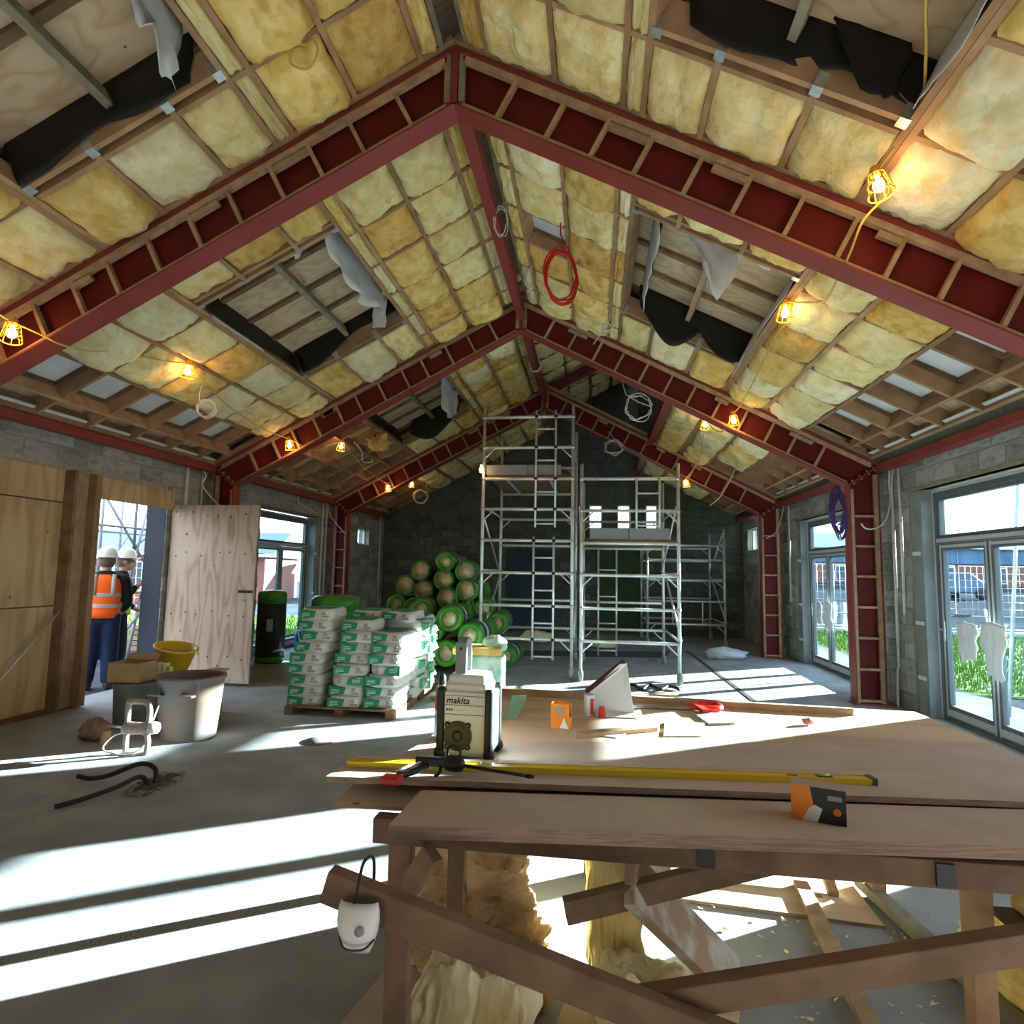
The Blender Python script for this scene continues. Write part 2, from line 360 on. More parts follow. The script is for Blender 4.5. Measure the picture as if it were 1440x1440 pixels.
MB().prism([(WXL-.3,Y0-.3,0),(WXR+.3,Y0-.3,0),(WXR+.3,Y0-.3,3.4),(XA,Y0-.3,6.3),(WXL-.3,Y0-.3,3.4)], (0,.3,0)).build('wall_front', M['mortar'], kind='structure', label='block gable wall behind the camera')
def roofz(x):
    s = 1 if x > XA else -1
    return ZI+OFF+.10-abs(x-XA)*TS[s]
WB = [(-.147,.235), (.678,1.053), (1.494,1.83)]
hb = [(a, b, 3.04, 3.735) for a, b in WB]
mb = MB(); wall_core(mb, lambda m, p, q, a, b: m.box((p, YB, a), (q, YB+.3, b)), WXL-.3, WXR+.3, 3.745, hb)
mb.prism([(WXL-.3,YB,3.745),(WXR+.3,YB,3.745),(WXR+.3,YB,3.75),(XA+2.5,YB,roofz(XA+2.5)+.35),(XA+2.5,YB,7.9),(XA,YB,roofz(XA)+.35),(WXL-.3,YB,3.75)], (0,.3,0))
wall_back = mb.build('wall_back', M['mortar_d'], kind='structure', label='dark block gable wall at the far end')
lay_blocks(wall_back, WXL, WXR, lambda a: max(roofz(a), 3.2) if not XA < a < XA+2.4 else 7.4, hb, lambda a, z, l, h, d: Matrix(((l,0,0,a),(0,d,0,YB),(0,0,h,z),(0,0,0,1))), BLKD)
# thin dark blue and dark green panels on the back wall
for nm, m_, x0, x1, z1 in (('wall_panel', material('slate_blue_panel', (.035,.055,.085), (.05,.075,.11), 3, rough=.8), -2.58, -1.19, 2.4), ('wall_panel', material('dark_green_panel', (.035,.075,.03), (.05,.10,.045), 3, rough=.8), .10, 1.40, 3.0)):
    MB().box((x0, YB-.045, .02), (x1, YB-.018, z1)).build(nm, m_, wall_back)
# small windows: frame + pane
def small_window(n, box, axis):
    e = empty('window_%d' % n, kind='structure')
    (x0, y0, z0), (x1, y1, z1) = box
    f = MB(); t = .035
    if axis == 'x':
        xm = (x0+x1)/2
        for a, b in (((xm-.03,y0,z0),(xm+.03,y1,z0+t)), ((xm-.03,y0,z1-t),(xm+.03,y1,z1)), ((xm-.03,y0,z0+t),(xm+.03,y0+t,z1-t)), ((xm-.03,y1-t,z0+t),(xm+.03,y1,z1-t))): f.box(a, b)
        p = MB().box((xm-.005,y0+t,z0+t), (xm+.005,y1-t,z1-t))
    else:
        ym = (y0+y1)/2
        for a, b in (((x0,ym-.03,z0),(x1,ym+.03,z0+t)), ((x0,ym-.03,z1-t),(x1,ym+.03,z1)), ((x0,ym-.03,z0+t),(x0+t,ym+.03,z1-t)), ((x1-t,ym-.03,z0+t),(x1,ym+.03,z1-t)), ((x0,ym-.02,z0+(z1-z0)*.78),(x1,ym+.02,z0+(z1-z0)*.82))): f.box(a, b)
        p = MB().box((x0+t,ym-.005,z0+t), (x1-t,ym+.005,z1-t))
    f.build('window_frame', M['white'], e); p.build('pane', M['glass'], e)
    return e
for i, (a, b) in enumerate(WB):
    tag(small_window(i+1, ((a, YB, 3.04), (b, YB+.3, 3.735)), 'y'), label='%s small window in the dark gable wall behind the scaffold' % ['left','middle','right'][i])
tag(small_window(4, ((WXR, WIN_R[0], WIN_R[2]), (WXR+.3, WIN_R[1], WIN_R[3])), 'x'), label='small square window high in the far right wall')
tag(small_window(5, ((WXL-.3, WIN_L[0], WIN_L[2]), (WXL, WIN_L[1], WIN_L[3])), 'x'), label='small square window high in the far left wall')

# ------------------------------------------------------------------ glazed door sets
def door_set(n, s, xp, y0, y1, leaves, ztop, ztr, label, film_on=None):
    """s=+1 right wall, -1 left wall; xp = inner plane of the frame"""
    e = empty('door_%d' % n, kind='structure', label=label)
    X = lambda a: xp+s*a
    fr = MB(); t = .065
    fr.box((X(0),y0,0), (X(.09),y0+t,ztop)); fr.box((X(0),y1-t,0), (X(.09),y1,ztop))
    fr.box((X(0),y0+t,ztop-t), (X(.09),y1-t,ztop)); fr.box((X(0),y0+t,0), (X(.09),y1-t,.035))
    fr.box((X(0),y0+t,ztr), (X(.09),y1-t,ztr+.07))
    o = fr.build('door_frame', M['frame'], e); bevel(o, .006)
    tr = MB()
    for ya, yb in ((y0-.02, y0+.012), (y1-.012, y1+.02)): tr.box((X(-.012),ya,0), (X(0),yb,ztop+.02))
    tr.box((X(-.012),y0,ztop-.005), (X(0),y1,ztop+.03)); tr.box((X(-.014),y0+t,ztr+.012), (X(0),y1-t,ztr+.058))
    tr.build('frame_trim', M['frame_l'], e)
    MB().box((X(.04),y0+t,ztr+.07), (X(.05),y1-t,ztop-t)).build('transom_pane', M['glass'], e)
    tf = MB()
    for a, b in (((X(.012),y0+t,ztr+.07),(X(.08),y0+t+.045,ztop-t)), ((X(.012),y1-t-.045,ztr+.07),(X(.08),y1-t,ztop-t)), ((X(.012),y0+t+.045,ztr+.07),(X(.08),y1-t-.045,ztr+.105)), ((X(.012),y0+t+.045,ztop-t-.045),(X(.08),y1-t-.045,ztop-t))): tf.box(a, b)
    tf.build('transom_frame', M['frame'], e)
    w = (y1-y0-2*t)/leaves; lf = .085
    for k in range(leaves):
        a, b = y0+t+k*w+.004, y0+t+(k+1)*w-.004; z0, z1 = .04, ztr-.006
        m = MB()
        for p, q in (((X(.01),a,z0),(X(.075),a+lf,z1)), ((X(.01),b-lf,z0),(X(.075),b,z1)), ((X(.01),a+lf,z1-lf),(X(.075),b-lf,z1)), ((X(.01),a+lf,z0),(X(.075),b-lf,z0+.16))): m.box(p, q)
        leaf = m.build('door_leaf', M['frame'], e); bevel(leaf, .006)
        MB().box((X(.036),a+lf,z0+.16), (X(.048),b-lf,z1-lf)).build('pane', M['glass'], leaf)
        st = MB()
        for yy in (a+.02, b-.045): st.box((X(.004),yy,z0+.01), (X(.01),yy+.025,z1-.01))
        st.box((X(.004),a+.05,z0+.03), (X(.01),b-.05,z0+.11)); st.box((X(.004),a+.05,z1-.055), (X(.01),b-.05,z1-.02))
        st.build('leaf_trim', M['frame_l'], leaf)
        hy = b-.045 if k % 2 == 0 else a+.045
        hm = MB().box((X(-.004),hy-.018,.98), (X(.01),hy+.018,1.22)); hm.tube([(X(-.01),hy,1.12),(X(-.05),hy,1.12),(X(-.055),hy-.06*(1 if k%2==0 else -1),1.12),(X(-.055),hy-.13*(1 if k%2==0 else -1),1.12)], .009)
        hm.build('handle', M['galv'], leaf)
    return e
door_set(1, 1, 4.36, 5.42, 8.52, 3, 2.86, 2.20, 'grey framed glazed doors in the near right wall')
door_set(2, 1, 4.36, 10.32, 13.22, 3, 2.86, 2.20, 'grey framed glazed doors beyond the middle steel frame, right wall')
door_set(3, -1, -6.60, 11.10, 13.42, 2, 2.86, 2.20, 'grey framed glazed double door in the left wall behind plywood door')
# reveal closers and fixing clips
for k, (s, xw, xp, ya, yb, dirn) in enumerate(((1, WXR, 4.36, 8.53, 8.80, 1), (1, WXR, 4.36, 13.23, 13.45, 1), (-1, WXL, -6.60, 13.43, 13.52, 1))):
    e = tag(MB().box((xw+s*.02, ya, 0), (xp+s*.08, ya+.03 if s < 0 else yb-.005, 2.9)).build('trim_%d' % (k+1), material('reveal_board', (.26,.29,.29), (.21,.235,.235), 4, rough=.8)), kind='structure', label='grey reveal board beside glazed doors, %s' % ['near right wall','far right wall','left wall'][k])
    for z in (.45, 1.15, 2.05):
        MB().box((xw+s*.0, (ya+yb)/2-.09, z), (xw+s*.022, (ya+yb)/2+.09, z+.05)).build('fixing_clip', M['white'], e)
# lintels
for k, (s, xw, d) in enumerate([(1, WXR, DOORS_R[0]), (1, WXR, DOORS_R[1]), (-1, WXL, DOORS_L[1])]):
    tag(MB().box((xw-s*.012, d[0]-.15, d[3]), (xw+s*.10, d[1]+.15, d[3]+.045)).build('trim_%d' % (k+4), M['timber_g']), kind='structure', label='pale lintel strip over glazed doors, %s' % ['near right','far right','left'][k])

# ------------------------------------------------------------------ red steel portal frames
def plate(mb, poly_xz, y0, y1): mb.prism([(x, y0, z) for x, z in poly_xz], (0, y1-y0, 0))
DA = .482
def frame(i, y):
    e = empty('steel_portal_frame', (0, 0, 0), label=['red steel portal frame nearest the camera, spanning the whole picture', 'middle red steel portal frame with timber ladder battens', 'far red steel portal frame behind the scaffold towers'][i], cat='steel frame', group='red steel portal frames')
    yw = y+FW*.5
    ft = .016
    for s in (-1, 1):
        kx, kz = KN[s]; xo = XO[s]; zo = ZI+DA-abs(xo-XA)*TS[s]
        m = MB()
        n = SN(s)
        # bottom and top flanges (slabs normal to slope)
        def slab(x0, z0, x1, z1, up):
            plate(m, [(x0, z0), (x1, z1), (x1+up[0], z1+up[1]), (x0+up[0], z0+up[1])], y, y+FW)
        slab(XA, ZI, kx, kz, (0, ft*1.12)); slab(XA, ZI+DA, xo, zo, (0, .040))
        o = m.build('rafter', M['red'], e)
        MB().prism([(XA, yw-.006, ZI+.01), (XA, yw-.006, ZI+DA), (xo, yw-.006, zo), (kx, yw-.006, kz+.01)], (0, .012, 0)).build('web', M['red_shaded'], o)
        m = MB(); plate(m, [(kx, 0), (kx+s*ft, 0), (kx+s*ft, kz), (kx, kz)], y, y+FW); plate(m, [(xo, 0), (xo-s*ft, 0), (xo-s*ft, zo), (xo, zo)], y, y+FW)
        m.box((kx-s*.03, y-.02, 0), (xo+s*.03, y+FW+.02, .02))
        c = m.build('column', M['red'], e)
        MB().prism([(kx, yw-.006, .02), (xo, yw-.006, .02), (xo, yw-.006, zo), (kx, yw-.006, kz)], (0, .012, 0)).build('web', M['red_shaded'], c)
        m = MB(); d = V((xo-kx, 0, zo-kz)).normalized(); pn = V((-d.z, 0, d.x))*.012
        m.prism([V((kx, y, kz))-pn, V((xo, y, zo))-pn, V((xo, y, zo))+pn, V((kx, y, kz))+pn], (0, FW, 0))
        m.build('haunch_plate', M['red'], e)
        bm_ = MB()
        for t in (.2, .45, .7, .9):
            p = V((kx, yw-.035, kz))+d*(t*(V((xo, 0, zo))-V((kx, 0, kz))).length)
            bm_.rod(p-pn*3.2, p+pn*3.2, .013, 6)
        bm_.build('bolts', M['galv'], e)
        # timber ladder: rails and rungs on the near face
        ya, yb = y+.012, y+.062
        L0 = V((XA+s*.07, 0, ZI+.07*-TS[s])); L1 = V((kx, 0, kz)); up = V((0, 0, 1))
        rl = MB(); rl.prism([L0+V((0,ya,.02)), L1+V((-s*.02,ya,.02)), L1+V((-s*.02,ya,.055)), L0+V((0,ya,.055))], (0, yb-ya, 0)); rl.build('rail', M['timber_y'], e)
        T0 = V((XA+s*.07, 0, ZI+DA-.07*TS[s])); T1 = V((xo-s*.10, 0, ZI+DA-(abs(xo-XA)-.10)*TS[s]))
        rl = MB(); rl.prism([T0+V((0,ya,-.062)), T1+V((0,ya,-.062)), T1+V((0,ya,-.004)), T0+V((0,ya,-.004))], (0, yb-ya, 0)); rl.build('rail', M['timber_y'], e)
        MB().box((XA+s*.035, ya, ZI+.03), (XA+s*.085, yb, ZI+DA-.03)).build('rail', M['timber_g' if (i == 0 and s > 0) else 'timber_y'], e)
        dd = V((s*math.cos(TH[s]), 0, -math.sin(TH[s]))); rn = random.Random(i*10+s)
        u = .40
        while u < 5.12:
            base = V((XA, (ya+yb)/2, ZI))+dd*(u+rn.uniform(-.03, .03))
            p0 = base+n*.046; p1 = base+n*.376
            MB().bar(p0, p1, .05, .034, dd).build('rung', M['timber_y'], e)
            u += .405
        for k in range(3):
            u = rn.uniform(.3, 4.4); base = V((XA, (ya+yb)/2-.005, ZI))+dd*u+n*.33
            MB().bar(base, base+dd*rn.uniform(.2, .35), .04, .05, n).build('offcut', M['timber_y'], e)
        # column ladder
        for xx, w in ((kx+s*.040, .038), (xo-s*.05, .055)):
            MB().box((xx-w/2, ya, .02), (xx+w/2, yb, kz-.06 if xx != xo-s*.05 else zo-.12)).build('rail', M['timber_y'], e)
        z = .035
        while z < kz-.05:
            MB().box((kx+s*.067, ya, z), (xo-s*.08, yb, z+.032)).build('rung', M['timber_y'], e); z += .428
    for s in (-1, 1):
        m = MB(); slope_box(m, s, .0, 5.72, y-.045, y+FW+.03, .004, .06); m.build('packing_plate', M['timber'], e)
    m = MB(); m.box((XA-.028, y, ZI-.0), (XA+.028, y+FW, ZI+DA)); m.build('apex_plate', M['red'], e)
    bm_ = MB()
    for z in (.10, .17, .33, .40):
        for s in (-1, 1): bm_.rod((XA+s*.02, y+.05, ZI+z), (XA+s*.05, y+.05, ZI+z), .012, 6)
    bm_.build('bolts', M['galv'], e)
    return e
for i, y in enumerate(FY): frame(i, y)
# ridge tie and eave beams
for k, (a, b) in enumerate(((Y0, FY[0]), (FY[0]+FW, FY[1]), (FY[1]+FW, FY[2]), (FY[2]+FW, YB))):
    nm = ['nearest bay over the camera', 'bay between first and second frames', 'bay between second and third frames', 'last bay before the gable'][k]
    if k: 
        m = MB(); m.box((XA-.06, a, ZI+.16), (XA+.06, b, ZI+.175)); m.box((XA-.06, a, ZI+.30), (XA+.06, b, ZI+.315)); m.box((XA-.006, a, ZI+.175), (XA+.006, b, ZI+.30))
        m.build('ridge_beam', M['red'], label='red steel ridge beam in the '+nm, cat='beam', group='red ridge beams')
    for s in (-1, 1):
        xo = XO[s]; zt = ZI+OFF-abs(xo-XA)*TS[s]-.02
        m = MB(); m.box((xo-s*.02, a, zt-.015), (xo+s*.14, b, zt)); m.box((xo-s*.02, a, zt-.085), (xo-s*.008, b, zt-.015)); m.box((xo-s*.02, a, zt-.10), (xo+s*.14, b, zt-.085))
        m.build('eave_beam', M['red'], label='red steel eave beam on the %s wall, %s' % (('left', 'right')[s > 0], nm), cat='beam', group='red eave beams')
# ================================================================== roof: deck, purlins, noggins, coffers
deck = MB()
for s in (-1, 1):
    if s < 0: slope_box(deck, s, -.25, 6.6, Y0, YB+.4, .43, .47)
    else:
        slope_box(deck, s, -.25, 6.6, Y0, FY[1]+.22, .43, .47); slope_box(deck, s, 2.78, 6.6, FY[1]+.22, YB+.4, .43, .47)
ceiling = deck.build('ceiling', M['ply_deck'], kind='structure', label='pitched plywood roof deck with timber purlins')
BAYS = [(Y0, FY[0]), (FY[0]+FW, FY[1]), (FY[1]+FW, FY[2]), (FY[2]+FW, YB)]
OPEN = {0: (1.35, 3.73), 1: (5.74, 8.07), 2: (10.42, 12.85)}
GRID = [5.93+.7034*k for k in range(-13, 18)]
UP = [.115, .31, .93, 1.53, 1.70, 3.43, 3.478, 4.09, 4.75, 5.38, 5.70]
PW = .045
def purlin(s, u, a, b, m='timber', d=.21, w=PW, name='purlin'):
    mb = MB(); slope_box(mb, s, u-w/2, u+w/2, a, b, 0, d); return mb.build(name, M[m], ceiling)
def noggin(s, u0, u1, v, m='timber', d=.19, w=.042, name='noggin', z0=.006):
    mb = MB(); slope_box(mb, s, u0, u1, v-w/2, v+w/2, z0, d); return mb.build(name, M[m], ceiling)
SHAFT_U = 2.70
def opening_of(b, s):
    if b in OPEN and not (b == 2 and s > 0): return OPEN[b]
    return None
CELLS = []
rnd = random.Random(11)
for b, (ya, yb) in enumerate(BAYS):
    for s in (-1, 1):
        shaft = b >= 2 and s > 0
        op = opening_of(b, s)
        for u in UP:
            if shaft and u < SHAFT_U+.1: continue
            purlin(s, u, ya, yb, 'timber_g' if u < .2 else 'timber', .20)
        nog = [g for g in GRID if ya+.15 < g < yb-.1]
        stubs = [2.18, 2.83]
        if op:
            for u in stubs:
                purlin(s, u, op[1]+.02, yb); 
                if op[0]-.02 > ya+.2: purlin(s, u, ya, op[0]-.02)
            for v, e in ((op[0], -1), (op[1], 1)):
                noggin(s, 1.72, 3.40, v, d=.23, name='trimmer'); noggin(s, 1.72, 3.40, v+e*.10, d=.08, name='noggin')
                for u in [1.735, 3.385]+stubs:
                    mb = MB(); slope_box(mb, s, u-.035, u+.035, v-.03, v+.05 if e > 0 else v+.03, -.004, .10); mb.build('joist_hanger', M['galv'], ceiling)
        elif not shaft:
            for u in stubs: purlin(s, u, ya, yb)
        elif shaft: purlin(s, 2.83, ya, yb)
        edges = [(.115, .31), (.31, .93), (.93, 1.53), (1.53, 1.70), (1.70, 2.18), (2.18, 2.83), (2.83, 3.43), (3.478, 4.09), (4.09, 4.75), (4.75, 5.38), (5.38, 5.70)]
        for r, (u0, u1) in enumerate(edges):
            if shaft and u0 < SHAFT_U: continue
            if op and 4 <= r <= 6:
                br = []
                if op[0]-.12 > ya+.3: br.append((ya, op[0]-.12))
                br.append((op[1]+.12, yb))
                for a, c in br: CELLS.append((b, s, r, u0, u1, a, c))
                continue
            lim = [g for g in nog]
            for v in lim: noggin(s, u0+PW/2, u1-PW/2, v, d=.19)
            br = [ya]+lim+[yb]
            for a, c in zip(br, br[1:]):
                if c-a > .12: CELLS.append((b, s, r, u0, u1, a, c))
# white boards seen in the uninsulated eave coffers, plywood ones deeper in the building
def coffer_board(s, u0, u1, a, c, m):
    mb = MB(); slope_box(mb, s, u0+PW/2, u1-PW/2, a+.021, c-.021, .20, .215); mb.build('coffer_board', M[m], ceiling)
def ledge(s, u0, u1, a, c):
    mb = MB(); slope_box(mb, s, u0+PW/2, u1-PW/2, c-.055, c-.022, .155, .198); slope_box(mb, s, u1-PW/2-.035, u1-PW/2, a+.02, c-.057, .155, .198); mb.build('coffer_ledge', M['timber_d'], ceiling)
def has_batt(b, s, r, a, c):
    if r >= 9: return False
    if b == 1 and s > 0 and r == 1 and 6.5 < (a+c)/2 < 7.2: return False
    if b == 2 and s < 0 and r >= 7: return False
    if b == 2 and s < 0 and r == 6 and a < 10.4: return False
    if b == 2 and s > 0 and r == 8 and (a+c)/2 > 13: return False
    if b == 3 and s < 0 and r >= 8: return False
    return True
for (b, s, r, u0, u1, a, c) in CELLS:
    if has_batt(b, s, r, a, c): continue
    coffer_board(s, u0, u1, a, c, 'membrane' if b <= 1 and r != 10 else 'ply_deck')
    if b <= 1 and r in (9, 1): ledge(s, u0, u1, a, c)
    if r == 10:
        mb = MB(); slope_box(mb, s, u1-PW/2-.045, u1-PW/2-.002, a+.05, c-.05, .045, .06); mb.build('eave_strip', M['membrane'], ceiling)
# opening interiors: deck battens and one long grey joist
for b, op in OPEN.items():
    for s in (-1, 1):
        if not opening_of(b, s): continue
        n = 4; w = (op[1]-op[0])/n
        for k in range(n):
            mb = MB(); slope_box(mb, s, 1.45, 3.65, op[0]+k*w+.028, op[0]+(k+1)*w-.028, .395, .428); mb.build('plywood_sheet', M['ply_deck'], ceiling)
        for k in range(n+1):
            mb = MB(); slope_box(mb, s, 1.45, 3.65, op[0]+k*w-.035, op[0]+k*w+.035, .35, .392); mb.build('deck_batten', M['timber_d'], ceiling)
        mb = MB(); slope_box(mb, s, 2.52, 2.58, op[0]-.3, op[1]+.12 , .20, .345); mb.build('deck_joist', M['timber_g' if s < 0 or b == 0 else 'timber_y'], ceiling)
# raised monopitch over the right-hand side of the two far bays
mb = MB(); slope_box(mb, -1, -2.75, -.03, FY[1]+.21, YB+.4, .30, .36); mb.build('raised_deck', M['ply_deck'], ceiling)
mb = MB(); mb.box((XA+2.42, FY[1]+.21, 4.86), (XA+2.50, YB, 7.75)); mb.build('shaft_wall', M['block_d'], ceiling)
mb = MB(); mb.prism([(XA+.1, FY[1]+.21, ZI+.66), (XA+2.5, FY[1]+.21, ZI-.55), (XA+2.5, FY[1]+.21, 7.75), (XA+.1, FY[1]+.21, ZI+.95)], (0,.06,0)); mb.build('shaft_end', M['timber_d'], ceiling)
for k in range(9):
    v = FY[1]+.5+k*.95
    mb = MB(); slope_box(mb, -1, -2.72, -.05, v-.025, v+.025, .12, .30); mb.build('noggin', M['timber_d'], ceiling)
for u in (-.6, -1.25, -1.9, -2.5):
    mb = MB(); slope_box(mb, -1, u-.025, u+.025, FY[1]+.22, YB, .12, .30); mb.build('purlin', M['timber_d'], ceiling)
m = MB(); p = SP(1, SHAFT_U, 0, 0)
m.box((p.x-.07, FY[1]+FW, p.z-.17), (p.x+.07, YB, p.z-.155)); m.box((p.x-.07, FY[1]+FW, p.z+.0), (p.x+.07, YB, p.z+.015)); m.box((p.x-.007, FY[1]+FW, p.z-.155), (p.x+.007, YB, p.z))
m.build('trimmer_beam', M['red'], label='red steel beam edging the dark roof shaft, right of the ridge', cat='beam')
m = MB()
for w0, w1, y0, y1 in ((-.02, -.005, 0, .2), (-.2, -.185, 0, .2), (-.185, -.02, .094, .106)): slope_box(m, -1, -2.6, -.03, FY[2]+y0, FY[2]+y1, w0, w1)
m.build('raised_rafter', M['red'], label='red steel rafter rising past the ridge into the dark roof shaft', cat='beam')

# ------------------------------------------------------------------ insulation batts
def batt_mesh(seed, mat_, n=15):
    rn = random.Random(seed); off = V((rn.random()*50, rn.random()*50, rn.random()*50)); bul = rn.uniform(.09, .16)
    mb = MB(); rows = []
    sagx, sagy = rn.uniform(-.3, .3), rn.uniform(-.3, .3); pw = rn.uniform(3, 7)
    for j in range(n):
        row = []
        for i in range(n):
            x, y = i/(n-1)-.5, j/(n-1)-.5
            ex = .045*noise.noise(V((x*4, y*4, 3))+off)+.018*noise.noise(V((x*14, y*14, 3))+off); ey = .045*noise.noise(V((x*4, y*4, 9))+off)+.018*noise.noise(V((x*14, y*14, 8))+off)
            f = max(0, (1-abs(2*x)**pw)*(1-abs(2*y)**pw))**.6
            z = .03-bul*f*(1+sagx*2*x+sagy*2*y)
            z += .035*noise.noise(V((x*2.6, y*2.6, 0))+off)*f+.018*noise.noise(V((x*7, y*7, 5))+off)+.008*noise.noise(V((x*17, y*17, 5))+off)
            cr = noise.noise(V((x*3+y*2.2, x*1.5-y*4, 2))+off); z += .035*f*max(0, .12-abs(cr))/.12
            row.append((x*1.02+ex, y*1.02+ey, z))
        rows.append(row)
    mb.grid(rows)
    ring = [rows[0][i] for i in range(n)]+[rows[j][n-1] for j in range(1, n)]+[rows[n-1][i] for i in range(n-2, -1, -1)]+[rows[j][0] for j in range(n-2, 0, -1)]
    m = len(ring); r2 = [(p[0]*.95, p[1]*.95, .14) for p in ring]
    mb.add(ring+r2, [(i, (i+1) % m, m+(i+1) % m, m+i) for i in range(m)]+[[m+i for i in range(m)]])
    return mb.mesh('batt', mat_)
KINDS = ['ins_pale', 'ins_yel', 'ins_gold', 'ins_cream']
BATTS = {k: [batt_mesh(100*i+j, M[k]) for j in range(5)] for i, k in enumerate(KINDS)}
TINT = {'ins_pale': 'pale yellow', 'ins_yel': 'yellow', 'ins_gold': 'golden', 'ins_cream': 'cream'}
BN = ['bay over the camera', 'bay after the first red frame', 'bay after the second red frame', 'end bay before the gable']
RN = ['narrow ridge row', 'second row down', 'third row down', 'narrow fourth row', 'fifth row down', 'sixth row down', 'seventh row down', 'eighth row down', 'ninth row down']
cnt = {}
for (b, s, r, u0, u1, a, c) in CELLS:
    if not has_batt(b, s, r, a, c): continue
    if b == 0 and (c < 2.3 or c-a > 1.6): continue
    w = [.45, .3, .12, .13] if r < 7 else [.55, .2, .05, .2]
    if b == 1 and s < 0 and r in (1, 2): w = [.25, .5, .25, 0]
    k = rnd.choices(KINDS, w)[0]
    if b == 1 and s < 0 and r == 2 and a < 5: k = 'ins_gold'
    me = rnd.choice(BATTS[k])
    fy = rnd.choice((-1, 1)); fx = 1
    lu, lv = u1-u0-PW*.95, c-a-.05
    if r in (0, 3): lu = u1-u0-PW*1.1
    nn = SN(s); du = V((s*math.cos(TH[s]), 0, -math.sin(TH[s]))); dv = V((0, fy, 0))
    if du.cross(dv).dot(nn) < 0: du = -du
    ctr = SP(s, (u0+u1)/2, (a+c)/2, .012)
    zs = rnd.uniform(.85, 1.25) if r not in (0, 3) else .55
    mt = Matrix(((du.x*lu, 0, nn.x*zs, ctr.x), (du.y*lu, dv.y*lv, nn.y*zs, ctr.y), (du.z*lu, 0, nn.z*zs, ctr.z), (0, 0, 0, 1)))
    key = (b, s, r); cnt[key] = cnt.get(key, 0)+1
    inst(me, 'insulation_batt', mat4=mt, label='%s insulation batt, %s slope, %s, %s, %s' % (TINT[k], ('left', 'right')[s > 0], BN[b], RN[r], ORD[cnt[key]-1]), cat='insulation', group='glass wool batts in the roof')
# dim batts lining the raised shaft
q = 0
for j, u in enumerate((-.33, -.93, -1.58, -2.2)):
    for k in range(8):
        v = FY[1]+.5+(k+.5)*.95; me = BATTS['ins_pale'][(j+k) % 5]
        du = V((math.cos(TH[-1]), 0, math.sin(TH[-1]))); nn = SN(-1); dv = V((0, 1, 0))
        ctr = SP(-1, u, v, .14); lu, lv = .58, .88
        mt = Matrix(((du.x*lu, 0, nn.x, ctr.x), (0, lv, 0, ctr.y), (du.z*lu, 0, nn.z, ctr.z), (0, 0, 0, 1)))
        inst(me, 'insulation_batt', mat4=mt, label='dim yellow insulation batt in raised shaft roof, %s row, %s along' % (ORD[j], ORD[k]), cat='insulation', group='glass wool batts in the roof')
# ================================================================== torn membranes in the roof openings
def cloth(name, rows, mat_, label, cat='membrane', th=.004, group=None, parent=None):
    o = MB().grid(rows).build(name, mat_, parent, label=label, cat=cat, group=group)
    mod(o, 'SOLIDIFY', thickness=th, offset=0)
    return o
def hang(s, edge, drops, n=14, wtop=.40, sway=.02, seed=1, m=6, perp=False):
    """curtain hanging from the deck: edge(t)->(u,v) along the top, drops(t)->length down towards the room"""
    rows = []
    for i in range(m+1):
        row = []
        for j in range(n+1):
            t = j/n; u, v = edge(t); d = drops(t)*i/m
            q = SP(s, u, v, wtop)+(SN(s)*-d if perp else V((0, 0, -d)))
            q += V((noise.noise(V((t*5, i*.5, seed)))*sway*(i+1)/m*2, noise.noise(V((t*5, i*.5, seed+7)))*sway*(i+1)/m*2, 0))
            row.append(q)
        rows.append(row)
    return rows
G = 'torn roof membranes'
lerp = lambda a, b, t: a+(b-a)*t
# near left opening: black lining along the far trimmer, torn translucent strip at the ridge side
cloth('membrane_flap', hang(-1, lambda t: (lerp(3.40,1.74,t), 3.69), lambda t: .40+.05*math.sin(t*9), seed=1), M['black_m'], 'black membrane lining along the near left roof opening', group=G)
cloth('membrane_flap', hang(-1, lambda t: (1.78, lerp(2.7,3.62,t)), lambda t: .18+.50*max(0, t-.25)+(.06*math.sin(t*25)), n=22, sway=.05, seed=2), M['membrane'], 'torn white membrane strip dangling in the near left roof opening', group=G)
# near right opening
cloth('membrane_flap', hang(1, lambda t: (lerp(1.76,3.38,t), 3.69), lambda t: .36+.06*math.sin(t*7), seed=3), M['black_m'], 'black membrane lining along the near right roof opening', group=G)
cloth('membrane_flap', hang(1, lambda t: (lerp(2.55,3.30,t), lerp(2.95,2.75,t)), lambda t: .06+.22*t, n=8, seed=4), M['membrane'], 'white membrane scrap hanging high in near right roof opening', group=G)
cloth('membrane_flap', hang(1, lambda t: (3.385, lerp(2.5,3.6,t)), lambda t: .50-.08*math.sin(t*8), seed=5, perp=True, sway=.012), M['membrane'], 'white membrane strip edging the near right roof opening', group=G)
cloth('membrane_flap', hang(1, lambda t: (lerp(2.72,3.2,t), 3.64), lambda t: .10+.36*math.sin(t*3.1), n=12, seed=6), M['black_m'], 'black membrane tongue sagging in near right roof opening', group=G)
